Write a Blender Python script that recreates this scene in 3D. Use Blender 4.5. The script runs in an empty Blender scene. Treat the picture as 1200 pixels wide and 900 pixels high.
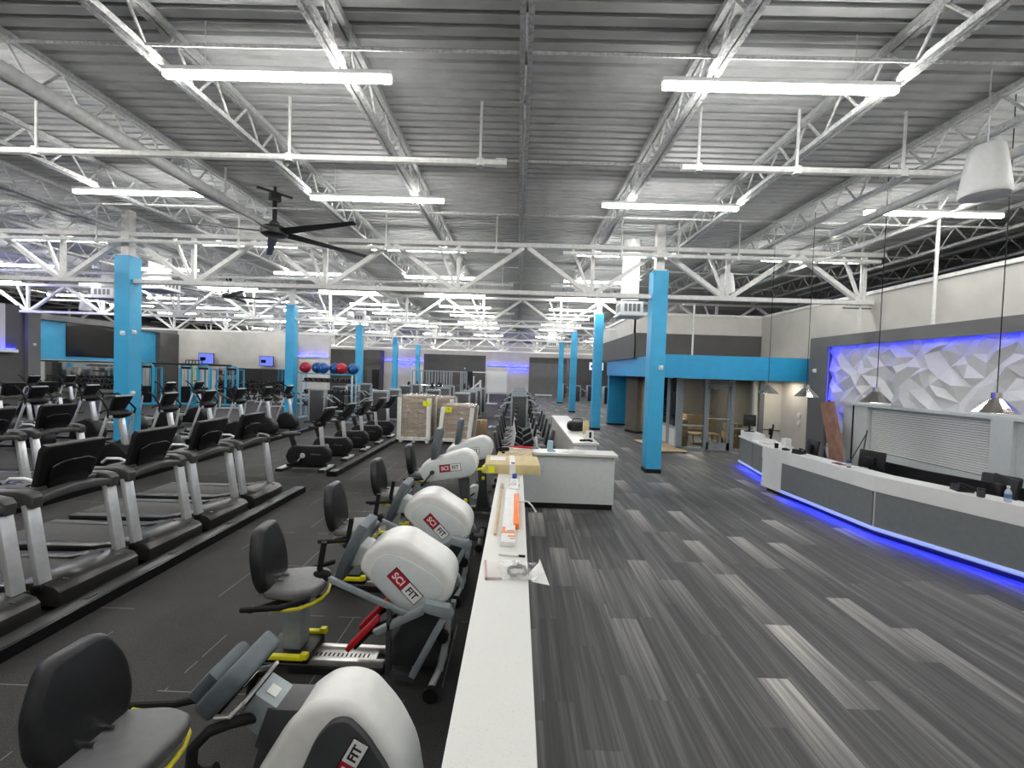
import bpy, bmesh, math, random
from mathutils import Vector, Matrix, Euler

random.seed(11)
SC = bpy.context.scene
COL = SC.collection
PI = math.pi

# ------------------------------------------------------------------ camera
F_PX, ROLL, CAM_H = 500.0, 0.032, 2.4
yaw, pit = math.atan(6.55 / 500), math.atan(14.2 / 500)
fw = Vector((-math.sin(yaw) * math.cos(pit), math.cos(yaw) * math.cos(pit), -math.sin(pit)))
rt = Vector((math.cos(yaw), math.sin(yaw), 0))
up = rt.cross(fw)
# the phone was held a touch anticlockwise
rt2 = rt * math.cos(ROLL) - up * math.sin(ROLL) * -1
up2 = up * math.cos(ROLL) - rt * math.sin(ROLL)
cam_d = bpy.data.cameras.new('camera')
cam = bpy.data.objects.new('camera', cam_d)
COL.objects.link(cam)
cam_d.sensor_fit = 'HORIZONTAL'
cam_d.sensor_width = 36.0
cam_d.lens = F_PX / 1200 * 36
cam_d.clip_start, cam_d.clip_end = 0.05, 200
cam.matrix_world = Matrix(((rt2.x, up2.x, -fw.x, 0), (rt2.y, up2.y, -fw.y, 0),
                           (rt2.z, up2.z, -fw.z, CAM_H), (0, 0, 0, 1)))
SC.camera = cam
vs = SC.view_settings
SC.display_settings.display_device = 'sRGB'
vs.view_transform = 'Standard'
vs.look = 'None'
vs.gamma = 1
vs.exposure = 0.14
vs.use_curve_mapping = False
SC.cycles.max_bounces = 7
SC.cycles.diffuse_bounces = 4
SC.cycles.glossy_bounces = 4
SC.cycles.transmission_bounces = 5
SC.cycles.transparent_max_bounces = 8
SC.cycles.sample_clamp_indirect = 6
SC.cycles.use_denoising = True
SC.cycles.caustics_reflective = False
SC.cycles.caustics_refractive = False
w = bpy.data.worlds.new('world')
SC.world = w
w.use_nodes = True
w.node_tree.nodes['Background'].inputs[0].default_value = (0.05, 0.052, 0.055, 1)
w.node_tree.nodes['Background'].inputs[1].default_value = 0.3


# ------------------------------------------------------------------ materials
def srgb(h):
    def c(v):
        v /= 255
        return v / 12.92 if v <= 0.04045 else ((v + 0.055) / 1.055) ** 2.4
    h = h.lstrip('#')
    return tuple(c(int(h[i:i + 2], 16)) for i in (0, 2, 4)) + (1,)


class NT:
    def __init__(s, name):
        s.m = bpy.data.materials.new(name)
        s.m.use_nodes = True
        s.t = s.m.node_tree
        s.b = s.t.nodes['Principled BSDF']
        s.out = s.t.nodes['Material Output']

    def n(s, typ, **kw):
        nd = s.t.nodes.new(typ)
        for k, v in kw.items():
            setattr(nd, k, v)
        return nd

    def l(s, a, b):
        s.t.links.new(a, b)

    def val(s, node, key, v):
        node.inputs[key].default_value = v

    def math(s, op, a, b=None, clamp=False):
        nd = s.n('ShaderNodeMath', operation=op)
        nd.use_clamp = clamp
        for i, x in enumerate((a, b)):
            if x is None:
                continue
            if isinstance(x, (int, float)):
                nd.inputs[i].default_value = x
            else:
                s.l(x, nd.inputs[i])
        return nd.outputs[0]

    def ramp(s, fac, stops):
        nd = s.n('ShaderNodeValToRGB')
        cr = nd.color_ramp
        while len(cr.elements) < len(stops):
            cr.elements.new(0.5)
        for e, (p, c) in zip(cr.elements, stops):
            e.position = p
            e.color = c if len(c) == 4 else tuple(c) + (1,)
        s.l(fac, nd.inputs[0])
        return nd.outputs[0]

    def mix(s, fac, a, b):
        nd = s.n('ShaderNodeMix', data_type='RGBA')
        for sock, x in ((nd.inputs[0], fac), (nd.inputs[6], a), (nd.inputs[7], b)):
            if isinstance(x, (int, float, tuple)):
                sock.default_value = x
            else:
                s.l(x, sock)
        return nd.outputs[2]


def mat(name, col, rough=0.5, metal=0.0, noise=0.06, nscale=14.0, bump=0.0, bscale=60.0, emit=None, es=0.0,
        spec=0.5, coat=0.0, alpha=1.0):
    N = NT(name)
    b = N.b
    c = srgb(col) if isinstance(col, str) else tuple(col) + (1,)
    tc = N.n('ShaderNodeTexCoord')
    if noise:
        nz = N.n('ShaderNodeTexNoise')
        nz.inputs['Scale'].default_value = nscale
        nz.inputs['Detail'].default_value = 4
        N.l(tc.outputs['Object'], nz.inputs['Vector'])
        lo = tuple(x * (1 - noise * 2) for x in c[:3]) + (1,)
        hi = tuple(min(1, x * (1 + noise * 2)) for x in c[:3]) + (1,)
        N.l(N.ramp(nz.outputs[0], [(0.3, lo), (0.7, hi)]), b.inputs['Base Color'])
    else:
        b.inputs['Base Color'].default_value = c
    b.inputs['Roughness'].default_value = rough
    b.inputs['Metallic'].default_value = metal
    b.inputs['Specular IOR Level'].default_value = spec
    b.inputs['Coat Weight'].default_value = coat
    b.inputs['Alpha'].default_value = alpha
    if bump:
        n2 = N.n('ShaderNodeTexNoise')
        n2.inputs['Scale'].default_value = bscale
        n2.inputs['Detail'].default_value = 5
        N.l(tc.outputs['Object'], n2.inputs['Vector'])
        bp = N.n('ShaderNodeBump')
        bp.inputs['Strength'].default_value = bump
        bp.inputs['Distance'].default_value = 0.02
        N.l(n2.outputs[0], bp.inputs['Height'])
        N.l(bp.outputs[0], b.inputs['Normal'])
    if emit:
        b.inputs['Emission Color'].default_value = srgb(emit) if isinstance(emit, str) else tuple(emit) + (1,)
        b.inputs['Emission Strength'].default_value = es
    return N.m


M = {}
M['deck'] = mat('deck_paint', (0.50, 0.51, 0.505), 0.8, noise=0.05, nscale=3, bump=0.08, bscale=40)
M['steel_grey'] = mat('fireproofed_top_chord', (0.52, 0.53, 0.52), 0.85, noise=0.1, nscale=25, bump=0.5, bscale=45)
M['steel_white'] = mat('fireproofed_steel', (0.66, 0.67, 0.66), 0.85, noise=0.12, nscale=25, bump=0.9, bscale=45)
M['girder'] = mat('painted_girder', (0.76, 0.76, 0.74), 0.6, noise=0.05)
M['pipe'] = mat('painted_pipe', (0.70, 0.71, 0.69), 0.55, noise=0.06, bump=0.15, bscale=50)
M['blue'] = mat('blue_paint', '#3ba7d6', 0.45, noise=0.03, nscale=4)
M['teal'] = mat('fascia_blue_paint', '#2a9acb', 0.45, noise=0.03, nscale=4)
M['beige'] = mat('beige_wall_paint', (0.60, 0.585, 0.54), 0.8, noise=0.03, nscale=2, bump=0.06, bscale=120)
M['grey_dark'] = mat('dark_grey_wall_paint', (0.085, 0.083, 0.082), 0.75, noise=0.04, nscale=2, bump=0.05, bscale=120)
M['grey_mid'] = mat('mid_grey_wall_paint', (0.15, 0.15, 0.152), 0.7, noise=0.04, nscale=2)
M['taupe'] = mat('taupe_wall_paint', (0.11, 0.098, 0.085), 0.8, noise=0.05, nscale=3)
M['white'] = mat('white_paint', (0.78, 0.79, 0.78), 0.45, noise=0.02)
M['white_soft'] = mat('pale_grey_laminate', (0.60, 0.64, 0.64), 0.45, noise=0.02)
M['quartz'] = None
M['black'] = mat('black_plastic', (0.009, 0.009, 0.010), 0.45, noise=0.1, spec=0.28)
M['black_gloss'] = mat('black_gloss_plastic', (0.007, 0.007, 0.008), 0.22, noise=0.0, spec=0.35)
M['black_metal'] = mat('black_powder_coat', (0.012, 0.012, 0.013), 0.4, noise=0.08, spec=0.3)
M['vinyl'] = mat('black_vinyl', (0.014, 0.015, 0.017), 0.34, noise=0.1, nscale=30, bump=0.12, bscale=260, spec=0.38)
M['vinyl_grey'] = mat('grey_seat_vinyl', (0.13, 0.13, 0.135), 0.42, noise=0.05, nscale=20, bump=0.1, bscale=260)
M['charcoal'] = mat('charcoal_plastic', (0.04, 0.042, 0.045), 0.45, noise=0.05)
M['slate'] = mat('slate_plastic', (0.085, 0.105, 0.12), 0.5, noise=0.05, bump=0.1, bscale=200)
M['grey_plastic'] = mat('grey_plastic', (0.17, 0.175, 0.18), 0.5, noise=0.05)
M['silver'] = mat('brushed_silver', (0.74, 0.75, 0.77), 0.34, 0.55, noise=0.03)
M['silver_paint'] = mat('silver_grey_paint', (0.30, 0.34, 0.36), 0.4, 0.25, noise=0.04)
M['alu'] = mat('aluminium_rail', (0.70, 0.69, 0.67), 0.3, 0.8, noise=0.05)
M['chrome'] = mat('chrome', (0.75, 0.75, 0.75), 0.1, 1.0, noise=0)
M['shroud'] = mat('white_machine_shell', (0.64, 0.68, 0.68), 0.35, noise=0.02)
M['shroud_top'] = mat('white_machine_cap', (0.76, 0.76, 0.74), 0.35, noise=0.02)
M['yellow'] = mat('yellow_paint', '#e6dc1e', 0.4, noise=0.03)
M['red'] = mat('red_plastic', '#b3121f', 0.4, noise=0.03)
M['logo_red'] = mat('logo_red', '#a8142c', 0.5, noise=0)
M['logo_white'] = mat('logo_white', (0.85, 0.85, 0.85), 0.5, noise=0)
M['logo_black'] = mat('logo_black', (0.01, 0.01, 0.01), 0.5, noise=0)
M['belt'] = mat('treadmill_belt', (0.06, 0.058, 0.055), 0.7, noise=0.12, nscale=40)
M['hood'] = mat('treadmill_hood', (0.026, 0.025, 0.024), 0.28, noise=0.08, spec=0.4)
M['bar_grey'] = mat('grey_handle_frame', (0.06, 0.06, 0.06), 0.4, noise=0.06, spec=0.4)
M['led'] = mat('lamp_diffuser', (0.9, 0.9, 0.9), 0.5, noise=0, emit=(1.0, 0.985, 0.95), es=58)
M['led_blue'] = mat('blue_led_strip', (0.1, 0.1, 0.6), 0.5, noise=0, emit=(0.015, 0.03, 1.0), es=80)
M['led_blue_wall'] = mat('blue_led_strip_wall', (0.1, 0.1, 0.6), 0.5, noise=0, emit=(0.03, 0.045, 1.0), es=11)
M['led_channel'] = mat('lit_blue_channel', (0.3, 0.35, 0.6), 0.5, noise=0, emit=(0.22, 0.32, 1.0), es=0.9)
M['led_blue_far'] = mat('blue_led_strip_far', (0.1, 0.1, 0.6), 0.5, noise=0, emit=(0.006, 0.009, 1.0), es=40)
M['led_down'] = mat('downlight_lens', (0.9, 0.9, 0.9), 0.5, noise=0, emit=(1, 0.9, 0.74), es=150)
M['led_room'] = mat('room_lamp_lens', (0.9, 0.9, 0.9), 0.5, noise=0, emit=(1, 0.9, 0.76), es=800)
M['screen'] = mat('dark_screen', (0.006, 0.006, 0.007), 0.12, noise=0)
M['cardboard'] = mat('cardboard', (0.36, 0.245, 0.14), 0.8, noise=0.08, nscale=8)
M['cardboard_light'] = mat('pale_cardboard', (0.62, 0.50, 0.27), 0.75, noise=0.06, nscale=8)
M['wood'] = mat('pale_plywood', (0.52, 0.35, 0.18), 0.5, noise=0.1, nscale=6)
M['wood_dark'] = mat('reddish_board', (0.24, 0.125, 0.085), 0.6, noise=0.12, nscale=7)
M['osb'] = mat('pale_wood_plank', (0.55, 0.42, 0.27), 0.7, noise=0.12, nscale=20)
M['paper'] = mat('white_paper', (0.80, 0.80, 0.78), 0.7, noise=0.02)
M['foam'] = mat('white_corner_foam', (0.78, 0.78, 0.74), 0.7, noise=0.04)
M['tape_yellow'] = mat('yellow_label', '#e6ea10', 0.5, noise=0.02)
M['orange'] = mat('orange_plastic', '#ee7a12', 0.45, noise=0.03)
M['ball_blue'] = mat('blue_ball', '#174f94', 0.35, noise=0.05)
M['ball_red'] = mat('red_ball', '#a5152c', 0.35, noise=0.05)
M['rig_blue'] = mat('rig_blue_paint', '#3aa4c8', 0.4, noise=0.03)
M['rubber'] = mat('black_rubber', (0.008, 0.008, 0.008), 0.7, noise=0.1, spec=0.25)
M['desk_grey'] = mat('grey_desk_panel', (0.17, 0.185, 0.19), 0.5, noise=0.03)
M['desk_white'] = mat('white_desk_stone', (0.80, 0.81, 0.80), 0.4, noise=0.015, nscale=6)
M['pendant'] = mat('polished_pendant_metal', (0.72, 0.70, 0.66), 0.16, 1.0, noise=0)
M['pale_blue'] = mat('pale_blue_plastic', '#9dbfd2', 0.5, noise=0.02)
M['fan'] = mat('fan_black', (0.018, 0.018, 0.02), 0.45, noise=0.05)
M['tv_blue'] = mat('tv_lit_picture', (0.05, 0.05, 0.1), 0.3, noise=0, emit=(0.13, 0.18, 0.75), es=1.1)
M['tv_white'] = mat('tv_bright_picture', (0.2, 0.2, 0.2), 0.3, noise=0, emit=(0.6, 0.75, 1.0), es=1.1)
M['exit_red'] = mat('red_lit_sign', (0.5, 0.02, 0.02), 0.4, noise=0, emit=(1, 0.05, 0.05), es=2)
M['glass'] = None


def special_materials():
    # quartz: white with grey fleck
    N = NT('quartz_top')
    tc = N.n('ShaderNodeTexCoord')
    v = N.n('ShaderNodeTexVoronoi')
    v.inputs['Scale'].default_value = 90
    N.l(tc.outputs['Object'], v.inputs['Vector'])
    wn = N.n('ShaderNodeTexNoise')
    wn.inputs['Scale'].default_value = 6
    N.l(tc.outputs['Object'], wn.inputs['Vector'])
    sp = N.ramp(v.outputs['Distance'], [(0.06, (0.42, 0.43, 0.42)), (0.2, (0.76, 0.765, 0.74))])
    N.l(N.mix(N.math('MULTIPLY', wn.outputs[0], 0.25), sp, (0.70, 0.70, 0.67, 1)), N.b.inputs['Base Color'])
    N.b.inputs['Roughness'].default_value = 0.3
    M['quartz'] = N.m
    # glass: thin clear sheet with a reflection
    N = NT('clear_glass')
    N.b.inputs['Base Color'].default_value = (0.93, 0.96, 0.95, 1)
    N.b.inputs['Roughness'].default_value = 0.02
    N.b.inputs['IOR'].default_value = 1.45
    tr = N.n('ShaderNodeBsdfTransparent')
    tr.inputs[0].default_value = (0.86, 0.9, 0.89, 1)
    gl = N.n('ShaderNodeBsdfGlossy')
    gl.inputs['Roughness'].default_value = 0.03
    fr = N.n('ShaderNodeFresnel')
    fr.inputs[0].default_value = 1.45
    mx = N.n('ShaderNodeMixShader')
    N.l(fr.outputs[0], mx.inputs[0])
    N.l(tr.outputs[0], mx.inputs[1])
    N.l(gl.outputs[0], mx.inputs[2])
    N.l(mx.outputs[0], N.out.inputs[0])
    M['glass'] = N.m
    # stretch film: milky, crinkled, partly clear
    N = NT('stretch_film')
    tc = N.n('ShaderNodeTexCoord')
    nz = N.n('ShaderNodeTexNoise')
    nz.inputs['Scale'].default_value = 5
    nz.inputs['Detail'].default_value = 6
    mp = N.n('ShaderNodeMapping')
    mp.inputs['Scale'].default_value = (1.0, 1.0, 2.2)
    N.l(tc.outputs['Object'], mp.inputs[0])
    N.l(mp.outputs[0], nz.inputs['Vector'])
    bp = N.n('ShaderNodeBump')
    bp.inputs['Strength'].default_value = 0.6
    bp.inputs['Distance'].default_value = 0.03
    N.l(nz.outputs[0], bp.inputs['Height'])
    N.b.inputs['Base Color'].default_value = (0.8, 0.8, 0.78, 1)
    N.b.inputs['Roughness'].default_value = 0.2
    N.l(bp.outputs[0], N.b.inputs['Normal'])
    tr = N.n('ShaderNodeBsdfTransparent')
    mx = N.n('ShaderNodeMixShader')
    N.l(N.ramp(nz.outputs[0], [(0.38, (0.08, 0.08, 0.08)), (0.72, (0.5, 0.5, 0.5))]), mx.inputs[0])
    N.l(tr.outputs[0], mx.inputs[1])
    N.l(N.b.outputs[0], mx.inputs[2])
    N.l(mx.outputs[0], N.out.inputs[0])
    M['film'] = N.m
    # mirror
    N = NT('wall_mirror_glass')
    N.b.inputs['Base Color'].default_value = (0.75, 0.77, 0.77, 1)
    N.b.inputs['Metallic'].default_value = 1
    N.b.inputs['Roughness'].default_value = 0.03
    M['mirror'] = N.m
    # black rubber floor with pale tile seams and flecks
    N = NT('rubber_floor_tiles')
    tc = N.n('ShaderNodeTexCoord')
    sx = N.n('ShaderNodeSeparateXYZ')
    N.l(tc.outputs['Object'], sx.inputs[0])
    T = 1.0
    u = N.math('DIVIDE', sx.outputs[0], T)
    row = N.math('FLOOR', N.math('DIVIDE', sx.outputs[1], T))
    u2 = N.math('ADD', u, N.math('MULTIPLY', row, 0.5))
    fu = N.math('FRACT', u2)
    fv = N.math('FRACT', N.math('DIVIDE', sx.outputs[1], T))
    e = 0.009
    lu = N.math('LESS_THAN', fu, e)
    lv = N.math('LESS_THAN', fv, e)
    nz = N.n('ShaderNodeTexNoise')
    nz.inputs['Scale'].default_value = 1.1
    N.l(tc.outputs['Object'], nz.inputs['Vector'])
    mask = N.math('GREATER_THAN', nz.outputs[0], 0.46)
    seam = N.math('MULTIPLY', N.math('MAXIMUM', lu, lv), mask)
    n2 = N.n('ShaderNodeTexNoise')
    n2.inputs['Scale'].default_value = 140
    n2.inputs['Detail'].default_value = 3
    N.l(tc.outputs['Object'], n2.inputs['Vector'])
    n3 = N.n('ShaderNodeTexNoise')
    n3.inputs['Scale'].default_value = 1.6
    n3.inputs['Detail'].default_value = 6
    N.l(tc.outputs['Object'], n3.inputs['Vector'])
    base = N.ramp(n3.outputs[0], [(0.3, (0.020, 0.0196, 0.0196)), (0.7, (0.034, 0.0332, 0.0325))])
    fl = N.ramp(n2.outputs[0], [(0.52, (0.0, 0.0, 0.0)), (0.74, (0.07, 0.068, 0.066))])
    add = N.n('ShaderNodeMix', data_type='RGBA', blend_type='ADD')
    add.inputs[0].default_value = 1
    N.l(base, add.inputs[6])
    N.l(fl, add.inputs[7])
    N.l(N.mix(N.math('MULTIPLY', seam, 0.5), add.outputs[2], (0.30, 0.29, 0.28, 1)), N.b.inputs['Base Color'])
    N.b.inputs['Roughness'].default_value = 0.72
    N.b.inputs['Specular IOR Level'].default_value = 0.28
    bp = N.n('ShaderNodeBump')
    bp.inputs['Strength'].default_value = 0.15
    bp.inputs['Distance'].default_value = 0.005
    N.l(n2.outputs[0], bp.inputs['Height'])
    N.l(bp.outputs[0], N.b.inputs['Normal'])
    M['floor_rubber'] = N.m
    # carpet planks: charcoal, streaked lengthwise, some planks pale
    N = NT('carpet_planks')
    tc = N.n('ShaderNodeTexCoord')
    sx = N.n('ShaderNodeSeparateXYZ')
    N.l(tc.outputs['Object'], sx.inputs[0])
    v = N.math('DIVIDE', sx.outputs[0], 0.25)
    col = N.math('FLOOR', v)
    wn = N.n('ShaderNodeTexWhiteNoise', noise_dimensions='1D')
    N.l(col, wn.inputs['W'])
    u = N.math('ADD', N.math('DIVIDE', sx.outputs[1], 1.05), N.math('MULTIPLY', wn.outputs['Value'], 7.3))
    row = N.math('FLOOR', u)
    fu = N.math('FRACT', u)
    cb = N.n('ShaderNodeCombineXYZ')
    N.l(col, cb.inputs[0])
    N.l(row, cb.inputs[1])
    w2 = N.n('ShaderNodeTexWhiteNoise', noise_dimensions='3D')
    N.l(cb.outputs[0], w2.inputs['Vector'])
    sepc = N.n('ShaderNodeSeparateColor')
    N.l(w2.outputs['Color'], sepc.inputs[0])
    # streaks run along Y
    mp = N.n('ShaderNodeMapping')
    mp.inputs['Scale'].default_value = (26, 0.55, 1)
    N.l(tc.outputs['Object'], mp.inputs[0])
    off = N.n('ShaderNodeVectorMath', operation='ADD')
    N.l(mp.outputs[0], off.inputs[0])
    sc = N.n('ShaderNodeVectorMath', operation='SCALE')
    N.l(w2.outputs['Color'], sc.inputs[0])
    sc.inputs['Scale'].default_value = 40
    N.l(sc.outputs[0], off.inputs[1])
    st = N.n('ShaderNodeTexNoise')
    st.inputs['Scale'].default_value = 1
    st.inputs['Detail'].default_value = 5
    st.inputs['Roughness'].default_value = 0.65
    N.l(off.outputs[0], st.inputs['Vector'])
    pale = N.ramp(w2.outputs['Value'], [(0.0, (0, 0, 0)), (0.55, (0.03, 0.03, 0.03)), (0.74, (0.14, 0.14, 0.14)),
                                        (0.86, (0.5, 0.5, 0.5)), (1.0, (1, 1, 1))])
    flip = N.math('GREATER_THAN', sepc.outputs[0], 0.62)
    fd = N.math('ABSOLUTE', N.math('SUBTRACT', N.math('SUBTRACT', 1.0, fu), flip))
    grad = N.math('ADD', N.math('MULTIPLY', N.math('POWER', fd, 1.3), 0.9), N.math('MULTIPLY', sepc.outputs[1], 0.3), clamp=True)
    k = N.math('MULTIPLY', N.math('MULTIPLY', pale, grad),
               N.math('ADD', N.math('MULTIPLY', st.outputs[0], 2.6), -0.65, clamp=True), clamp=True)
    fine = N.n('ShaderNodeTexNoise')
    fine.inputs['Scale'].default_value = 220
    N.l(tc.outputs['Object'], fine.inputs['Vector'])
    big = N.n('ShaderNodeTexNoise')
    big.inputs['Scale'].default_value = 1
    big.inputs['Detail'].default_value = 4
    mp2 = N.n('ShaderNodeMapping')
    mp2.inputs['Scale'].default_value = (9, 0.32, 1)
    N.l(tc.outputs['Object'], mp2.inputs[0])
    N.l(mp2.outputs[0], big.inputs['Vector'])
    bl = N.math('ADD', N.math('MULTIPLY', st.outputs[0], 0.5), N.math('MULTIPLY', big.outputs[0], 0.5))
    dark = N.ramp(bl, [(0.36, (0.017, 0.0173, 0.0185)), (0.5, (0.048, 0.048, 0.049)), (0.58, (0.10, 0.098, 0.098)), (0.68, (0.20, 0.195, 0.19))])
    c1 = N.mix(k, dark, (0.56, 0.54, 0.51, 1))
    mul = N.n('ShaderNodeMix', data_type='RGBA', blend_type='MULTIPLY')
    mul.inputs[0].default_value = 0.5
    N.l(c1, mul.inputs[6])
    N.l(N.ramp(fine.outputs[0], [(0.3, (0.5, 0.5, 0.5)), (0.7, (1.3, 1.3, 1.3))]), mul.inputs[7])
    N.l(mul.outputs[2], N.b.inputs['Base Color'])
    N.b.inputs['Roughness'].default_value = 0.6
    N.b.inputs['Sheen Weight'].default_value = 0.1
    bp = N.n('ShaderNodeBump')
    bp.inputs['Strength'].default_value = 0.3
    bp.inputs['Distance'].default_value = 0.004
    N.l(fine.outputs[0], bp.inputs['Height'])
    N.l(bp.outputs[0], N.b.inputs['Normal'])
    M['carpet'] = N.m
    # wrapped cartons: brick-like stack of brown boxes with pale tape
    N = NT('stacked_cartons')
    tc = N.n('ShaderNodeTexCoord')
    br = N.n('ShaderNodeTexBrick')
    br.inputs['Scale'].default_value = 1
    br.inputs['Brick Width'].default_value = 0.34
    br.inputs['Row Height'].default_value = 0.16
    br.inputs['Mortar Size'].default_value = 0.006
    br.inputs['Color1'].default_value = (0.25, 0.165, 0.10, 1)
    br.inputs['Color2'].default_value = (0.37, 0.265, 0.17, 1)
    br.inputs['Mortar'].default_value = (0.10, 0.065, 0.04, 1)
    br.offset = 0.0
    sp = N.n('ShaderNodeSeparateXYZ')
    N.l(tc.outputs['Object'], sp.inputs[0])
    cb = N.n('ShaderNodeCombineXYZ')
    N.l(N.math('ADD', sp.outputs[0], sp.outputs[1]), cb.inputs[0])
    N.l(sp.outputs[2], cb.inputs[1])
    N.l(cb.outputs[0], br.inputs['Vector'])
    N.l(br.outputs[0], N.b.inputs['Base Color'])
    N.b.inputs['Roughness'].default_value = 0.7
    M['cartons'] = N.m


special_materials()


# ------------------------------------------------------------------ mesh builder
def mtx(loc=(0, 0, 0), rot=(0, 0, 0), scale=None):
    m = Matrix.Translation(loc) @ Euler(rot).to_matrix().to_4x4()
    if scale:
        m = m @ Matrix.Diagonal((*scale, 1))
    return m


class MB:
    def __init__(s):
        s.v, s.f, s.k = [], [], []
        s.mi = 0

    def add(s, vs, fs, T=None):
        n = len(s.v)
        if T is not None:
            vs = [T @ Vector(p) for p in vs]
        s.v += [tuple(p) for p in vs]
        for f in fs:
            s.f.append(tuple(i + n for i in f))
            s.k.append(s.mi)
        return s

    def addbm(s, bm, T=None):
        bm.verts.index_update()
        s.add([v.co.copy() for v in bm.verts], [[v.index for v in f.verts] for f in bm.faces], T)
        bm.free()
        return s

    def box(s, c, d, bev=0.0, rot=None, seg=2):
        T = Matrix.Translation(c)
        if rot is not None:
            T = T @ (rot.to_4x4() if isinstance(rot, Matrix) else Euler(rot).to_matrix().to_4x4())
        x, y, z = d[0] / 2, d[1] / 2, d[2] / 2
        vs = [(-x, -y, -z), (x, -y, -z), (x, y, -z), (-x, y, -z), (-x, -y, z), (x, -y, z), (x, y, z), (-x, y, z)]
        fs = [(3, 2, 1, 0), (4, 5, 6, 7), (0, 1, 5, 4), (1, 2, 6, 5), (2, 3, 7, 6), (3, 0, 4, 7)]
        if not bev:
            return s.add(vs, fs, T)
        bm = bmesh.new()
        b = [bm.verts.new(p) for p in vs]
        for f in fs:
            bm.faces.new([b[i] for i in f])
        bmesh.ops.bevel(bm, geom=bm.edges[:], offset=min(bev, min(d) * 0.49), segments=seg, affect='EDGES', profile=0.5)
        return s.addbm(bm, T)

    def span(s, a, b, bev=0.0):
        c = [(i + j) / 2 for i, j in zip(a, b)]
        d = [abs(i - j) for i, j in zip(a, b)]
        return s.box(c, d, bev)

    def bar(s, p, q, w, h=None, bev=0.0, roll=0.0):
        p, q = Vector(p), Vector(q)
        d = q - p
        h = w if h is None else h
        z = d.normalized()
        ref = Vector((0, 0, 1)) if abs(z.z) < 0.95 else Vector((0, 1, 0))
        x = z.cross(ref).normalized()
        y = x.cross(z)
        R = Matrix((x, y, z)).transposed()
        if roll:
            R = R @ Matrix.Rotation(roll, 3, 'Z')
        return s.box((p + q) / 2, (w, h, d.length), bev, R)

    def prism(s, poly, axis, a, b, bev=0.0, seg=2, T=None):
        def pt(p, t):
            return {'x': (t, p[0], p[1]), 'y': (p[0], t, p[1]), 'z': (p[0], p[1], t)}[axis]
        n = len(poly)
        bm = bmesh.new()
        lo = [bm.verts.new(pt(p, a)) for p in poly]
        hi = [bm.verts.new(pt(p, b)) for p in poly]
        bm.faces.new(lo[::-1])
        bm.faces.new(hi)
        for i in range(n):
            bm.faces.new((lo[i], lo[(i + 1) % n], hi[(i + 1) % n], hi[i]))
        bmesh.ops.recalc_face_normals(bm, faces=bm.faces[:])
        if bev:
            ed = [e for e in bm.edges if (e.verts[0] in lo) == (e.verts[1] in lo)] if bev > 0 else bm.edges[:]
            bmesh.ops.bevel(bm, geom=ed, offset=abs(bev), segments=seg, affect='EDGES', profile=0.5, clamp_overlap=True)
        return s.addbm(bm, T)

    def tube(s, pts, r, n=8, caps=True, T=None):
        pts = [Vector(p) for p in pts]
        rr = r if isinstance(r, (list, tuple)) else [r] * len(pts)
        vs, fs = [], []
        prev = None
        for i, p in enumerate(pts):
            d = (pts[min(i + 1, len(pts) - 1)] - pts[max(i - 1, 0)]).normalized()
            if prev is None:
                ref = Vector((0, 0, 1)) if abs(d.z) < 0.9 else Vector((1, 0, 0))
                x = d.cross(ref).normalized()
            else:
                x = (prev - d * prev.dot(d)).normalized()
            y = d.cross(x)
            prev = x
            for k in range(n):
                t = 2 * PI * k / n
                vs.append(p + (x * math.cos(t) + y * math.sin(t)) * rr[i])
        for i in range(len(pts) - 1):
            for k in range(n):
                a, b = i * n + k, i * n + (k + 1) % n
                fs.append((a, b, b + n, a + n))
        if caps:
            fs.append(tuple(range(n))[::-1])
            fs.append(tuple(range((len(pts) - 1) * n, len(pts) * n)))
        return s.add(vs, fs, T)

    def lathe(s, prof, n=16, T=None, caps=True):
        vs, fs = [], []
        for r, z in prof:
            for k in range(n):
                t = 2 * PI * k / n
                vs.append((r * math.cos(t), r * math.sin(t), z))
        for i in range(len(prof) - 1):
            for k in range(n):
                a, b = i * n + k, i * n + (k + 1) % n
                fs.append((a, b, b + n, a + n))
        if caps:
            fs.append(tuple(range(n))[::-1])
            fs.append(tuple(range((len(prof) - 1) * n, len(prof) * n)))
        return s.add(vs, fs, T)

    def cyl(s, p, q, r, n=14):
        return s.tube([p, q], r, n)

    def ball(s, c, r, n=14, m=8, T=None):
        r = r if isinstance(r, (list, tuple)) else (r, r, r)
        prof = [(max(0.001, math.sin(PI * i / m)), -math.cos(PI * i / m)) for i in range(m + 1)]
        TT = Matrix.Translation(c) @ Matrix.Diagonal((*r, 1))
        return s.lathe(prof, n, TT if T is None else T @ TT)

    def mesh(s, name, mats, smooth=True, angle=38):
        me = bpy.data.meshes.new(name)
        me.from_pydata(s.v, [], s.f)
        for m in (mats if isinstance(mats, (list, tuple)) else [mats]):
            me.materials.append(m)
        if any(s.k):
            me.polygons.foreach_set('material_index', s.k)
        bm = bmesh.new()
        bm.from_mesh(me)
        bmesh.ops.recalc_face_normals(bm, faces=bm.faces[:])
        bm.to_mesh(me)
        bm.free()
        if smooth:
            me.shade_smooth()
            me.set_sharp_from_angle(angle=math.radians(angle))
        me.update()
        return me


def link(name, me, parent=None, loc=(0, 0, 0), rot=(0, 0, 0)):
    o = bpy.data.objects.new(name, me)
    COL.objects.link(o)
    o.parent = parent
    o.location = loc
    o.rotation_euler = rot
    return o


def part(name, mb, m, parent, label=None, loc=(0, 0, 0), rot=(0, 0, 0), smooth=True, angle=38):
    o = link(name, mb.mesh(name, m, smooth, angle), parent, loc, rot)
    if label:
        o['label'] = label
    return o


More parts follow.
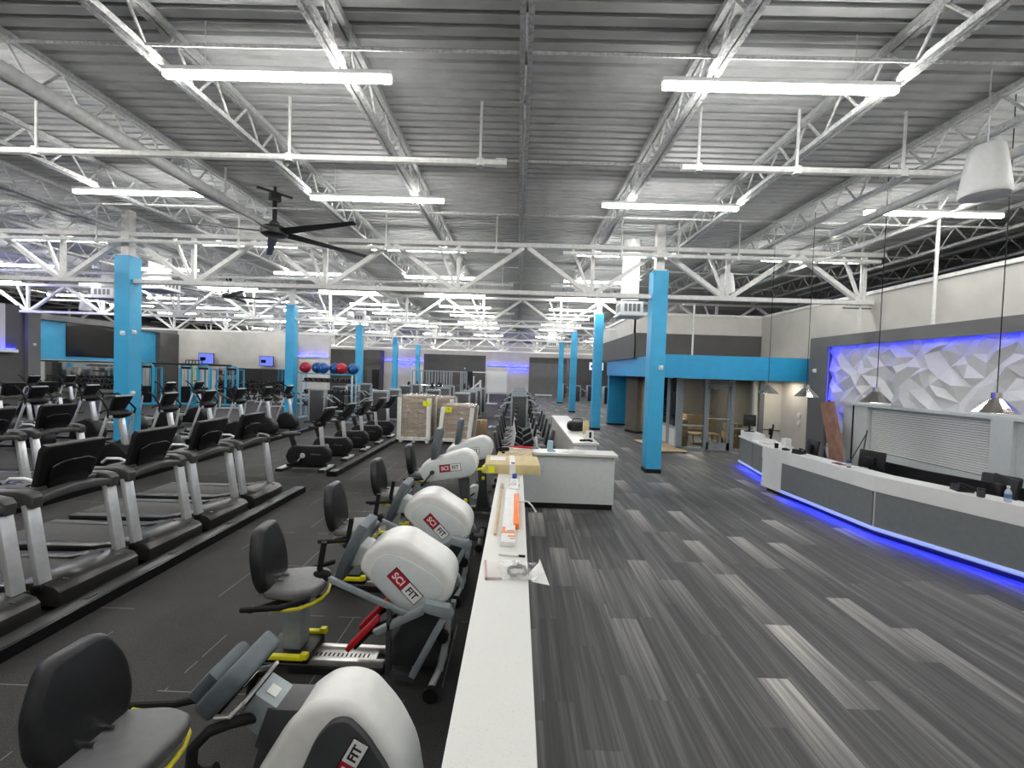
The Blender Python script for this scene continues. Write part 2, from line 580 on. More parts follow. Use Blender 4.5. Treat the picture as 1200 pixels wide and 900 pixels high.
def tag(o, label, cat, group=None):
    o['label'] = label
    o['category'] = cat
    if group:
        o['group'] = group
    return o


def thing(name, label, cat, loc=(0, 0, 0), rz=0.0, group=None):
    o = bpy.data.objects.new(name, None)
    COL.objects.link(o)
    o.empty_display_size = 0.1
    o.location = loc
    o.rotation_euler = (0, 0, rz)
    return tag(o, label, cat, group)


def solid(name, mb, m, label, cat, loc=(0, 0, 0), rz=0.0, group=None, smooth=True):
    o = link(name, mb.mesh(name, m, smooth), None, loc, (0, 0, rz))
    return tag(o, label, cat, group)


def struct(name, mb, m, parent=None, loc=(0, 0, 0), smooth=False, label=None):
    o = link(name, mb.mesh(name, m, smooth), parent, loc)
    if parent is None:
        o['kind'] = 'structure'
    if label:
        o['label'] = label
    return o


def copy_tree(src, loc, rz, label=None, group=None):
    kids = {}
    for o in COL.objects:
        if o.parent:
            kids.setdefault(o.parent, []).append(o)
    r = src.copy()
    COL.objects.link(r)
    r.location = loc
    r.rotation_euler = (0, 0, rz)
    if label:
        r['label'] = label
    if group:
        r['group'] = group

    def rec(a, b):
        for ch in kids.get(a, []):
            c = ch.copy()
            COL.objects.link(c)
            c.parent = b
            rec(ch, c)
    rec(src, r)
    return r


def text_part(name, s, size, m, parent, matrix, depth=0.002, align='CENTER', bold=0.0):
    cu = bpy.data.curves.new(name, 'FONT')
    cu.body = s
    cu.size = size
    cu.align_x = align
    cu.align_y = 'CENTER'
    cu.extrude = depth
    cu.offset = bold
    t = bpy.data.objects.new('lettering', cu)
    COL.objects.link(t)
    bpy.context.view_layer.update()
    me = bpy.data.meshes.new_from_object(t.evaluated_get(bpy.context.evaluated_depsgraph_get()))
    bpy.data.objects.remove(t)
    bpy.data.curves.remove(cu)
    me.materials.clear()
    me.materials.append(m)
    o = bpy.data.objects.new(name, me)
    COL.objects.link(o)
    o.parent = parent
    o.matrix_local = matrix
    return o


ORD = ['first', 'second', 'third', 'fourth', 'fifth', 'sixth', 'seventh', 'eighth', 'ninth', 'tenth', 'eleventh',
       'twelfth', 'thirteenth', 'fourteenth', 'fifteenth', 'sixteenth']

# ================================================================== THE SETTING
DECK = 6.15
Y_FAR = 44.7
mb = MB(); mb.span((-30, -6, -0.1), (0.0, 46, 0)); mb.span((0.0, 7.6, -0.1), (1.3, 46, 0))
struct('floor', mb, M['floor_rubber'])
mb = MB(); mb.span((0.0, -6, -0.1), (14, 7.6, 0)); mb.span((1.3, 7.6, -0.1), (14, 46, 0))
struct('floor_carpet', mb, M['carpet'])

# corrugated roof deck
mb = MB()
pr, Xa, Xb = 0.18, -30, 14.3
y, vs_, fs_ = -6.2, [], []
while y < 46.2:
    for dy, dz in ((0, 0), (0.115, 0), (0.125, 0.075), (0.17, 0.075)):
        vs_ += [(Xa, y + dy, DECK + dz), (Xb, y + dy, DECK + dz)]
    y += pr
for i in range(len(vs_) // 2 - 1):
    fs_.append((2 * i, 2 * i + 1, 2 * i + 3, 2 * i + 2))
mb.add(vs_, fs_)
struct('ceiling', mb, M['deck'])
mb = MB(); mb.span((Xa, -6.2, DECK + 0.08), (Xb, 46.2, DECK + 0.2))
struct('ceiling_slab', mb, M['grey_mid'])

# outer shell
mb = MB(); mb.span((14, -6, 0), (14.3, 46, DECK)); struct('wall_right_outer', mb, M['grey_dark'])
mb = MB(); mb.span((-30.3, -6, 0), (-30, 46, DECK)); struct('wall_left_outer', mb, M['grey_dark'])
mb = MB(); mb.span((-30, -6.3, 0), (14, -6, DECK)); struct('wall_behind', mb, M['beige'])

# far wall
mb = MB(); mb.span((-30, Y_FAR, 0), (14, Y_FAR + 0.3, DECK))
wf = struct('wall_far', mb, M['beige'])
mb = MB()
for a, b, z1 in ((-30, -15.5, 4.2), (-9.9, -3.4, 4.0), (1.15, 14, 4.0)):
    mb.span((a, Y_FAR - 0.03, 0), (b, Y_FAR, z1))
mb.span((-15.5, Y_FAR - 1.2, 0), (-14.1, Y_FAR, 4.2))
part('dark_paint', mb, M['grey_dark'], wf, 'dark grey painted bays of the far wall', smooth=False)
mb = MB()
mb.span((-13.9, Y_FAR - 0.1, 3.12), (-10.0, Y_FAR, 3.18)); mb.span((-3.3, Y_FAR - 0.1, 2.92), (1.05, Y_FAR, 2.98))
part('ledge', mb, M['beige'], wf, smooth=False)
mb = MB()
mb.span((-13.9, Y_FAR - 0.09, 3.19), (-10.0, Y_FAR - 0.03, 3.24)); mb.span((-3.3, Y_FAR - 0.09, 2.99), (1.05, Y_FAR - 0.03, 3.04))
mb.span((-0.95, Y_FAR - 0.12, 2.66), (1.0, Y_FAR - 0.05, 2.72)); mb.span((-12.6, Y_FAR - 0.12, 2.9), (-11.2, Y_FAR - 0.05, 2.96))
part('led_strip', mb, M['led_blue_far'], wf, 'blue lit strip', smooth=False)
mb = MB(); mb.span((-3.2, Y_FAR - 0.14, 0.15), (-1.1, Y_FAR - 0.02, 2.42), 0.01)
mb.span((-11.2, Y_FAR - 0.14, 0.15), (-9.95, Y_FAR - 0.02, 2.7), 0.01)
part('white_board', mb, M['white'], wf, 'plain white panels', smooth=False)
mb = MB(); mb.span((-14.9, Y_FAR - 1.3, 0), (-14.2, Y_FAR - 1.2, 2.2)); mb.span((-5.6, Y_FAR - 0.06, 0), (-4.7, Y_FAR - 0.03, 2.3))
part('door_leaf', mb, M['black'], wf, smooth=False)
mb = MB(); mb.span((1.15, Y_FAR - 0.1, 0), (5.0, Y_FAR - 0.03, 3.4)); mb.span((5.0, Y_FAR - 0.5, 0), (5.5, Y_FAR - 0.03, 4.0))
part('wall_panel', mb, M['grey_mid'], wf, smooth=False)

# left wall with the blue bay, its mirror and the nearer bump-out
mb = MB(); mb.span((-24.8, 19.2, 0), (-24.5, 30, 4.62))
wl = struct('wall_left', mb, M['grey_dark'])
mb = MB(); mb.span((-24.52, 21.3, 2.32), (-24.4, 28.4, 4.3)); part('blue_bay', mb, M['blue'], wl, 'blue painted bay', smooth=False)
mb = MB(); mb.span((-24.5, 19.2, 4.3), (-24.2, 30, 4.62)); part('header', mb, M['grey_mid'], wl, smooth=False)
mb = MB(); mb.span((-24.5, 28.4, 0), (-24.1, 30, 4.3)); part('end_pier', mb, M['grey_dark'], wl, smooth=False)
mb = MB(); mb.span((-24.5, 19.2, 2.24), (-24.36, 28.4, 2.31)); part('rail_strip', mb, M['pale_blue'], wl, smooth=False)
mb = MB(); mb.span((-24.8, 4, 0), (-22, 19.2, 4.62))
wb = struct('wall_left_near', mb, M['grey_dark'])
mb = MB(); mb.span((-22.01, 4, 2.7), (-21.97, 18.0, 4.62)); part('pale_paint', mb, M['beige'], wb, 'pale painted upper wall', smooth=False)
mb = MB(); mb.span((-22, 4, 2.55), (-21.75, 18.3, 2.68)); part('ledge', mb, M['white'], wb, 'white ledge', smooth=False)
mb = MB(); mb.span((-21.95, 4, 2.69), (-21.88, 18.3, 2.73)); part('led_strip', mb, M['led_blue_far'], wb, 'blue lit strip', smooth=False)
mb = MB(); mb.span((-22, 19.2, 0), (-21.9, 19.25, 4.62)); mb.span((-22, 18.75, 0), (-21.85, 19.25, 4.62))
part('corner_pier', mb, M['grey_mid'], wb, smooth=False)
mb = MB(); mb.span((-24.9, 30, 0), (-13.4, 30.3, 4.62))
wt = struct('wall_back_left', mb, M['beige'])
mb = MB(); mb.span((-15.6, 29.9, 2.95), (-13.4, 30.0, 3.0)); part('ledge', mb, M['beige'], wt, smooth=False)
mb = MB(); mb.span((-15.6, 29.9, 3.01), (-13.5, 29.96, 3.05)); part('led_strip', mb, M['led_blue_far'], wt, 'blue lit strip', smooth=False)
mb = MB(); mb.span((-16.1, 29.6, 0), (-15.6, 30, 4.0)); part('pier', mb, M['grey_dark'], wt, smooth=False)

# right wall and the block over the glazed room
mb = MB(); mb.span((8.7, -6, 0), (9.0, 15.8, 4.68))
wr = struct('wall_right', mb, M['beige'])
mb = MB(); mb.span((8.69, -6, 4.6), (8.66, 15.5, 4.68)); part('cap_trim', mb, M['girder'], wr, smooth=False)
mb = MB(); mb.span((4.2, 15.5, 3.05), (8.7, 15.8, 4.65)); mb.span((4.2, 15.5, 3.05), (4.5, 21.4, 4.65))
wu = struct('wall_upper_block', mb, M['beige'])
mb = MB(); mb.span((4.17, 15.47, 3.05), (8.7, 15.5, 3.95)); mb.span((4.17, 15.47, 3.05), (4.2, 21.4, 3.95))
part('dark_paint', mb, M['grey_dark'], wu, 'dark grey band above the blue fascia', smooth=False)
mb = MB(); mb.span((4.15, 15.45, 4.6), (8.7, 15.5, 4.68)); mb.span((4.15, 15.45, 4.6), (4.2, 21.4, 4.68))
part('cap_trim', mb, M['girder'], wu, smooth=False)
# blue fascia round the front and the side
mb = MB(); mb.span((4.3, 12.75, 2.38), (8.68, 12.95, 3.07)); mb.span((4.3, 12.95, 2.38), (4.5, 20.7, 3.07))
struct('trim_fascia', mb, M['teal'], label='blue fascia band over the glazed room')
mb = MB(); mb.span((4.5, 12.95, 2.40), (8.7, 20.7, 2.5)); mb.span((4.5, 12.95, 2.98), (8.7, 20.7, 3.05))
struct('ceiling_soffit', mb, M['beige'])
mb = MB(); mb.span((4.4, 20.6, 0.08), (5.35, 20.9, 2.4)); p_ = struct('wall_blue_pier', mb, M['teal'])
mb = MB(); mb.span((4.39, 20.58, 0), (5.36, 20.91, 0.08)); part('plinth', mb, M['black'], p_, smooth=False)
mb = MB(); mb.prism([(4.68, 18.4), (4.98, 17.75), (5.55, 17.95), (5.6, 18.9), (4.9, 19.0)], 'z', 0.1, 2.4)
p_ = struct('wall_grey_pier', mb, M['taupe'])
mb = MB(); mb.prism([(4.67, 18.4), (4.98, 17.73), (5.57, 17.94), (5.61, 18.9), (4.9, 19.02)], 'z', 0, 0.1)
part('plinth', mb, M['black'], p_, smooth=False)
# room behind the glass
mb = MB(); mb.span((5.6, 19.0, 0), (8.7, 19.2, 2.4)); struct('wall_room_back', mb, M['taupe'])
mb = MB(); mb.span((8.5, 14.35, 0), (8.7, 19.0, 2.4)); struct('wall_room_right', mb, M['taupe'])
mb = MB(); mb.span((7.80, 14.15, 0), (8.7, 14.35, 2.4)); p_ = struct('wall_beside_glass', mb, M['beige'])
mb = MB(); mb.span((7.95, 14.08, 0), (8.1, 14.15, 2.4)); part('dark_jamb', mb, M['grey_mid'], p_, smooth=False)
mb = MB(); mb.tube([(8.1, 14.1, 0.78), (8.66, 14.1, 0.74)], 0.02); part('wall_rail', mb, M['taupe'], p_, smooth=False)
mb = MB(); mb.span((8.66, 13.15, 1.28), (8.69, 13.27, 1.40), 0.004); mb.span((8.66, 13.15, 1.05), (8.69, 13.27, 1.17), 0.004)
part('switch_plate', mb, M['white'], wr, smooth=False)

# storefront: frames, door leaf, glass
def frame_v(mb, x, y, z0, z1, w=0.08, d=0.12):
    mb.span((x - w / 2, y - d / 2, z0), (x + w / 2, y + d / 2, z1))
Y0 = 14.2
mb = MB()
for x, wd in ((5.39, 0.2), (6.24, 0.09), (7.12, 0.12), (7.78, 0.07)):
    frame_v(mb, x, Y0, 0, 2.4, wd)
mb.span((5.3, Y0 - 0.06, 0), (6.2, Y0 + 0.06, 0.09)); mb.span((7.15, Y0 - 0.06, 0), (7.8, Y0 + 0.06, 0.09))
mb.span((5.48, Y0 - 0.04, 0.78), (6.2, Y0 + 0.04, 0.83)); mb.span((7.18, Y0 - 0.04, 0.74), (7.8, Y0 + 0.04, 0.79))
mb.span((6.28, Y0 - 0.06, 2.15), (7.08, Y0 + 0.06, 2.2)); mb.span((5.3, Y0 - 0.06, 2.36), (7.8, Y0 + 0.06, 2.4))
w1 = struct('window_1', mb, M['silver_paint'])
mb = MB()
mb.span((5.49, Y0 - 0.01, 0.09), (6.2, Y0 + 0.01, 2.36)); mb.span((7.18, Y0 - 0.01, 0.09), (7.75, Y0 + 0.01, 2.36))
mb.span((6.28, Y0 - 0.01, 2.2), (7.08, Y0 + 0.01, 2.36))
part('pane', mb, M['glass'], w1, smooth=False)
mb = MB()
for x in (6.32, 7.02):
    frame_v(mb, x, Y0, 0.02, 2.14, 0.1, 0.06)
mb.span((6.27, Y0 - 0.03, 2.04), (7.07, Y0 + 0.03, 2.14)); mb.span((6.27, Y0 - 0.03, 0.02), (7.07, Y0 + 0.03, 0.27))
d1 = struct('door_1', mb, M['silver_paint'])
mb = MB(); mb.span((6.37, Y0 - 0.008, 0.27), (6.97, Y0 + 0.008, 2.04)); part('pane', mb, M['glass'], d1, smooth=False)
mb = MB(); mb.tube([(6.34, Y0 - 0.03, 1.07), (6.34, Y0 - 0.09, 1.07), (7.0, Y0 - 0.09, 1.07), (7.0, Y0 - 0.03, 1.07)], 0.016, 6)
part('push_bar', mb, M['silver'], d1)
mb = MB()
for yy in (14.95, 15.1, 15.95):
    mb.span((5.3, yy - 0.04, 0), (5.4, yy + 0.04, 2.4))
mb.span((5.32, 14.3, 0.66), (5.38, 17.6, 0.74)); mb.span((5.31, 14.3, 0), (5.39, 17.6, 0.08))
w2 = struct('window_2', mb, M['silver_paint'])
mb = MB(); mb.span((5.34, 14.3, 0.74), (5.36, 17.6, 2.38)); part('pane', mb, M['glass'], w2, smooth=False)
mb = MB(); mb.span((5.33, 14.3, 0.08), (5.37, 17.6, 0.66)); part('lower_panel', mb, M['white_soft'], w2, smooth=False)

# reception wall: grey portal, faceted panel, shutter
XF, XP = 8.3, 8.58
mb = MB()
mb.span((XF, 1.0, 3.34), (XF + 0.05, 11.62, 3.62)); mb.span((XF + 0.05, 1.0, 3.5), (8.7, 11.78, 3.62))
mb.span((XF, 11.62, 0), (XF + 0.05, 12.3, 3.62)); mb.span((XF + 0.05, 11.78, 0), (8.7, 12.3, 3.62))
po = struct('wall_reception_portal', mb, M['grey_mid'])
mb = MB(); mb.span((XF + 0.052, 1.0, 3.375), (XF + 0.075, 11.66, 3.40)); mb.span((XF + 0.052, 11.65, 1.2), (XF + 0.075, 11.675, 3.38))
part('led_strip', mb, M['led_blue_wall'], po, 'blue strip lighting round the recess', smooth=False)
from mathutils.geometry import delaunay_2d_cdt
def facets(y0, y1, z0, z1, step, depth, seed):
    rnd = random.Random(seed)
    pts = []
    ny, nz = max(1, round((y1 - y0) / step)), max(1, round((z1 - z0) / step))
    for i in range(ny + 1):
        for j in range(nz + 1):
            yy, zz = y0 + (y1 - y0) * i / ny, z0 + (z1 - z0) * j / nz
            edge_y, edge_z = i in (0, ny), j in (0, nz)
            if not edge_y:
                yy += rnd.uniform(-0.36, 0.36) * step
            if not edge_z:
                zz += rnd.uniform(-0.36, 0.36) * step
            h = (rnd.uniform(0.6, 1.0) if (i + j) % 2 else rnd.uniform(0.0, 0.25)) * depth if rnd.random() < 0.85 else rnd.random() * depth
            pts.append((yy, zz, h))
    r = delaunay_2d_cdt([Vector((p[0], p[1])) for p in pts], [], [], 0, 1e-6)
    vs2 = [(XP - pts[o[0]][2], v.x, v.y) for v, o in zip(r[0], r[3])]
    return vs2, [tuple(f) for f in r[2]]
mb = MB()
mb.add(*facets(1.0, 11.76, 1.9, 3.48, 0.24, 0.14, 3))
mb.add(*facets(11.02, 11.76, 0.0, 1.9, 0.27, 0.15, 5))
mb.span((XP, 1.0, 0), (8.7, 11.78, 3.49))
struct('wall_reception', mb, mat('white_faceted_panel', (0.74, 0.74, 0.74), 0.55, noise=0.01), label='white faceted feature panel behind reception')
mb = MB()   # white surround of the serving hatch
XS = 8.36
mb.span((XS, 1.0, 1.84), (XP, 11.05, 1.9)); mb.span((XS + 0.04, 10.32, 0), (XP, 11.05, 1.84))
mb.span((XS, 7.28, 0), (XP, 7.62, 1.84)); mb.span((XS + 0.08, 1.0, 0), (XP, 7.28, 1.84)); mb.span((XS + 0.04, 7.62, 0), (XP, 10.32, 0.78))
su = struct('trim_hatch', mb, M['white_soft'])
mb = MB(); mb.span((XS + 0.02, 10.72, 0), (XS + 0.045, 10.75, 1.84)); part('joint', mb, M['black'], su, smooth=False)
mb = MB()
n = 22
for i in range(n):
    z = 0.8 + (1.84 - 0.8) * i / n
    h = (1.84 - 0.8) / n
    mb.span((XP - 0.085, 7.64, z), (XP - 0.05, 10.30, z + h * 0.8), 0.004)
sh = struct('door_2', mb, M['white'], label='white roller shutter over the serving hatch')
mb = MB(); mb.span((XP - 0.045, 7.62, 0.78), (XP - 0.03, 10.32, 1.84)); part('slat_joint', mb, M['grey_dark'], sh, smooth=False)

# low wall with its quartz cap: runs away from the camera, then turns right
HW = 0.955
mb = MB(); mb.span((-0.19, -1.5, 0.1), (0.085, 7.9, HW)); mb.span((0.085, 7.52, 0.1), (1.76, 7.8, HW))
lw = struct('wall_low', mb, M['white_soft'])
mb = MB(); mb.span((-0.18, -1.5, 0), (0.075, 7.9, 0.1)); mb.span((0.075, 7.53, 0), (1.74, 7.79, 0.1))
part('plinth', mb, M['black'], lw, smooth=False)
mb = MB(); mb.span((-0.225, -1.5, HW), (0.115, 7.45, 1.0), 0.004); mb.span((-0.225, 7.45, HW), (0.115, 7.95, 1.0)); mb.span((0.115, 7.45, HW), (1.8, 7.87, 1.0), 0.004)
part('quartz_cap', mb, M['quartz'], lw, 'pale quartz capping', smooth=False)

# skirting
mb = MB(); mb.span((8.67, 12.3, 0), (8.7, 14.1, 0.1)); struct('baseboard_right', mb, M['black'])

# ------------------------------------------------------------------ columns
GY = [10.75, 18.6, 26.6, 34.4, 42.2]
XL, XR = -9.95, 3.43
mb = MB(); mb.box((0, 0, 2.55), (0.37, 0.37, 4.9), 0.006); m_wrap = mb.mesh('column_wrap', M['blue'], False)
mb = MB(); mb.box((0, 0, 0.05), (0.385, 0.385, 0.1)); m_base = mb.mesh('column_base', M['black'], False)
mb = MB(); mb.box((0, 0, 5.58), (0.2, 0.2, 1.15)); mb.box((0, 0, 5.02), (0.3, 0.3, 0.03)); m_top = mb.mesh('column_steel', M['girder'], False)
for side, X in (('left', XL), ('right', XR)):
    for i, Y in enumerate(GY):
        if i == 4 and side == 'right':
            continue
        c = link('column', m_wrap, None, (X, Y, 0))
        c['kind'] = 'structure'
        c['label'] = 'square blue column, %s from the camera in the %s row' % (ORD[i], side)
        link('column_base', m_base, c); link('steel_post', m_top, c)
def strobe(x, y, z, nx, ny, label):
    r = thing('alarm_beacon', label, 'alarm beacon', (x, y, z), math.atan2(ny, nx))
    mb = MB(); mb.box((0.012, 0, 0), (0.024, 0.11, 0.11), 0.006); part('back_plate', mb, M['white'], r)
    mb = MB(); mb.box((0.04, 0, 0), (0.04, 0.07, 0.07), 0.012); part('lens', mb, M['shroud_top'], r)
strobe(XL + 0.05, GY[0] - 0.185, 3.06, 0, -1, 'white alarm beacon high on the near face of the nearest left blue column')
strobe(XL + 0.185, GY[0] - 0.05, 3.1, 1, 0, 'white alarm beacon high on the right face of the nearest left blue column')
strobe(XL + 0.185, GY[0] - 0.07, 1.55, 1, 0, 'small white box low on the right face of the nearest left blue column')
strobe(XR + 0.08, GY[0] - 0.185, 2.62, 0, -1, 'white alarm beacon on the nearest right blue column')
strobe(XR - 9.0 + 0, 44.6, 2.6, 0, -1, 'small beacon on the dark far wall')
strobe(8.3, 12.05, 2.7, -1, 0, 'white alarm beacon on the grey portal beside the blue fascia')
strobe(-21.85, 19.0, 2.95, 1, 0, 'white alarm beacon on the grey pier by the blue bay')

# ------------------------------------------------------------------ joists, girders
def joist_mesh(L, tag_):
    top, bot, web = MB(), MB(), MB()
    zt, zb = DECK - 0.04, 5.62
    for s in (-1, 1):
        top.span((s * 0.012, 0, zt - 0.075), (s * 0.075, L, zt)); bot.span((s * 0.01, 0, zb - 0.004), (s * 0.066, L, zb + 0.06))
    n = int(L / 0.62)
    st = L / n
    for i in range(n):
        y0 = i * st
        web.tube([(0, y0, zt - 0.04), (0, y0 + st * 0.5, zb + 0.03)], 0.018, 6, False)
        web.tube([(0, y0 + st * 0.5, zb + 0.03), (0, y0 + st, zt - 0.04)], 0.018, 6, False)
    return (top.mesh('joist_top_chord', M['steel_grey'], False), bot.mesh('joist_bottom_chord', M['steel_white'], False),
            web.mesh('joist_web', M['steel_white']))
bays = [(-1.6, GY[0])] + [(GY[i], GY[i + 1]) for i in range(4)] + [(GY[4], Y_FAR)]
jm = [joist_mesh(b - a, '') for a, b in bays]
for bi, (a, b) in enumerate(bays):
    for k in range(-14, 7):
        x = k * 2.0 - 0.02
        if bi >= 2 and x > 6:
            continue
        if bi == 0 and x < -16:
            continue
        j = link('joist_beam', jm[bi][1], None, (x, a, 0))
        j['kind'] = 'structure'
        link('top_chord', jm[bi][0], j); link('web', jm[bi][2], j)
mb = MB()
yb = 2.2
while yb < 44:
    mb.tube([(-29, yb, 5.66), (13.9, yb, 5.66)], 0.018, 5)
    yb += 2.25
struct('joist_bridging', mb, M['steel_white'], smooth=True)

ZC = 4.38
def girder(Y, x0, x1):
    ch, tp, wb_ = MB(), MB(), MB()
    ch.span((x0, Y - 0.075, ZC - 0.05), (x1, Y - 0.008, ZC + 0.05)); ch.span((x0, Y + 0.008, ZC - 0.05), (x1, Y + 0.075, ZC + 0.05))
    tp.span((x0, Y - 0.08, 5.5), (x1, Y + 0.08, 5.6))
    x = XL + 1.675 - 3.35 * 6
    while x < x1 + 1:
        if x0 + 0.05 < x < x1 - 0.05:
            wb_.bar((x, Y, ZC), (x, Y, 5.52), 0.09, 0.09)
            for s in (-1, 1):
                e = x + s * 1.62
                if x0 < e < x1:
                    wb_.bar((x + s * 0.06, Y, ZC + 0.02), (e, Y, 5.5), 0.11, 0.10)
                    if s < 0:
                        wb_.bar((x - 0.05, Y + 0.02, ZC + 0.06), (x - 0.5, Y + 0.02, 5.5), 0.06, 0.06)
        x += 3.35
    g = struct('girder_beam', ch, M['girder'])
    part('top_chord', tp, M['girder'], g, smooth=False); part('web', wb_, M['girder'], g, smooth=False)
for i, Y in enumerate(GY):
    girder(Y, -29.9, 8.95 if i < 1 else 13.9)

# ================================================================== OVERHEAD THINGS
LX = [(-22.6, 'seventh column left of the aisle'), (-17.5, 'sixth column left of the aisle'),
      (-12.4, 'third column left of the centre joist'), (-7.25, 'second column left of the centre joist'),
      (-2.74, 'first column left of the centre joist'), (2.72, 'first column right of the centre joist'),
      (7.55, 'second column right of the centre joist')]
LX[0] = (-22.6, 'fifth column left of the centre joist')
LX[1] = (-17.5, 'fourth column left of the centre joist')
mb = MB(); mb.box((0, 0, 5.60), (2.52, 0.085, 0.05), 0.004); m_house = mb.mesh('lamp_housing', M['white'])
mb = MB(); mb.box((0, 0, 5.545), (2.50, 0.075, 0.06), 0.012); m_diff = mb.mesh('lamp_diffuser', M['led'])
mb = MB(); mb.tube([(0, 0, 5.62), (0, 0, DECK - 0.02)], 0.006, 5)
m_hang = mb.mesh('lamp_hanger', M['pipe'])
rows = [4.73 + 3.32 * k for k in range(12)]
NAMES = ['nearest'] + ORD[1:]
for ri, y in enumerate([1.41, -1.91] + rows):  # the first two rows are out of view, added to light the foreground
    for x, cn in LX:
        if ri < 2 and x < -13:
            continue
        if x > 5 and y > 13.5 and y < 24:
            continue
        if y < 22 and x < -20 and ri > 2 and False:
            continue
        t = thing('strip_light', '', 'ceiling light', (x, y, 0))
        link('housing', m_house, t); link('diffuser', m_diff, t); link('hanger', m_hang, t, (-0.8, 0, 0)); link('hanger', m_hang, t, (0.8, 0, 0))
        rn = {0: 'added row just overhead', 1: 'added row behind the camera'}.get(ri) or (NAMES[ri - 2] + ' row')
        t['label'] = 'long white strip light, %s, %s' % (rn, cn)
        t['group'] = 'strip lights under the joists'

def pipe_thing(name, pts, r, label, cat='pipe', m='pipe', rods=(), zr=5.3, n=8):
    t = thing(name, label, cat, pts[0])
    o = Vector(pts[0])
    mb = MB(); mb.tube([Vector(p) - o for p in pts], r, n); part('pipe_run', mb, M[m], t)
    if rods:
        for q in rods:
            mb = MB(); q = Vector(q) - o
            mb.tube([q, q + Vector((0, 0, DECK - zr - 0.02))], 0.02, 6); mb.tube([q + Vector((0, 0, -0.06)), q + Vector((0, 0, 0.05))], r * 1.25, 8)
            part('hanger_rod', mb, M[m], t)
    return t
pys = [6.02, 10.38, 14.4, 21.5, 29.6, 37.5]
for i, y in enumerate(pys):
    q = ORD[i]
    t = pipe_thing('sprinkler_pipe', [(-18 if i < 2 else -24, y, 5.3), (-0.34, y, 5.3)], 0.048,
                   'white sprinkler pipe across the left bays, %s from the camera' % q, rods=[(-0.62, y, 5.3), (-3.3, y, 5.3), (-6.9, y, 5.3), (-10.4, y, 5.3)])
    mb = MB(); mb.tube([(17.6 if i < 2 else 23.6, 0, 0), (17.75 if i < 2 else 23.75, 0, 0)], 0.066, 8); part('end_cap', mb, M['pipe'], t)
    x1 = (5.84, 8.55)[i] if i < 2 else 3.9
    t = pipe_thing('sprinkler_pipe', [(2.17 if i == 0 else 1.0, y, 5.3), (x1, y, 5.3)], 0.048,
                   'white sprinkler pipe across the right bays, %s from the camera' % q, rods=[(2.4, y, 5.3), (3.75, y, 5.3)] + ([(5.2, y, 5.3)] if i < 2 else []))
pipe_thing('gas_pipe', [(-5.72, -2, 5.5), (-5.72, 30, 5.5)], 0.10, 'thick grey pipe running lengthwise beside the left joists', rods=[(-5.72, 3.4, 5.5), (-5.72, 8.2, 5.5), (-5.72, 13, 5.5)], zr=5.5, n=12)
pipe_thing('gas_pipe', [(6.05, -2, 5.3), (6.05, 8.45, 5.3), (6.05, 8.5, 5.24)], 0.065, 'white pipe running lengthwise above reception with a capped end', n=10)
pipe_thing('conduit_pipe', [(7.5, -2, 5.43), (7.5, 12, 5.43)], 0.035, 'thin white conduit running lengthwise above the reception pendants')
pipe_thing('drop_pipe', [(8.42, 8.85, 3.62), (8.42, 8.85, 5.0), (8.42, 8.85, 6.1)], 0.032, 'white pipe dropping onto the grey portal above the hatch')
pipe_thing('drop_pipe', [(8.42, 10.75, 3.62), (8.42, 10.75, 6.1)], 0.028, 'white pipe dropping onto the far end of the grey portal')
pipe_thing('drop_pipe', [(5.45, 13.5, 3.07), (5.45, 13.5, 4.68), (5.1, 13.5, 4.68)], 0.03, 'white pipe standing on the blue fascia roof with an elbow')
pipe_thing('threaded_rod', [(8.0, 10.75, 4.25), (9.2, 10.75, 4.25)], 0.02, 'dark thin rod sticking out at the end of the nearest girder', m='grey_plastic')

def fan(x, y, z, R, rot, label):
    t = thing('ceiling_fan', label, 'ceiling fan', (x, y, z), rot)
    mb = MB(); mb.lathe([(0.05, -0.12), (0.2, -0.12), (0.26, -0.08), (0.27, 0.02), (0.2, 0.09), (0.09, 0.13), (0.05, 0.14)], 20); part('motor', mb, M['fan'], t)
    mb = MB(); mb.tube([(0, 0, 0.1), (0, 0, 0.62)], 0.045, 10); mb.lathe([(0.1, 0.1), (0.1, 0.16), (0.05, 0.22)], 14); part('down_rod', mb, M['fan'], t)
    mb = MB(); mb.box((0, 0, 0.7), (0.2, 0.16, 0.16), 0.01); mb.tube([(0, 0, 0.76), (0, 0, DECK - z - 0.01)], 0.03, 8); mb.span((-0.35, -0.03, 0.78), (0.35, 0.03, 0.82)); part('mount_bracket', mb, M['fan'], t)
    for k in range(5):
        mb = MB()
        prof = lambda r: 0.11 - 0.045 * (r - 0.25) / (R - 0.25)
        vs1 = []
        for r in [0.2, 0.3, 0.6, R * 0.6, R * 0.85, R]:
            c = prof(r); tw = 0.1 * r / R - 0.34
            dz = -0.02 - 0.02 * r / R
            for sy, hz in ((-c, -0.008), (-c * 0.5, 0.012), (c * 0.6, 0.01), (c, -0.006), (0, -0.012)):
                vs1.append((r, sy * math.cos(tw), dz + hz + sy * math.sin(tw)))
        fs1 = []
        for i in range(5):
            for q in range(5):
                a, b = i * 5 + q, i * 5 + (q + 1) % 5
                fs1.append((a, b, b + 5, a + 5))
        fs1 += [(4, 3, 2, 1, 0), (25, 26, 27, 28, 29)]
        mb.add(vs1, fs1, Matrix.Rotation(k * 2 * PI / 5, 4, 'Z'))
        part('blade', mb, M['fan'], t)
fan(-5.25, 9.05, 5.22, 2.15, 0.89, 'large black five-blade ceiling fan, the near one left of the aisle')
fan(-12.35, 18.0, 5.25, 2.15, 0.5, 'black five-blade ceiling fan farther off beyond the nearest girder')

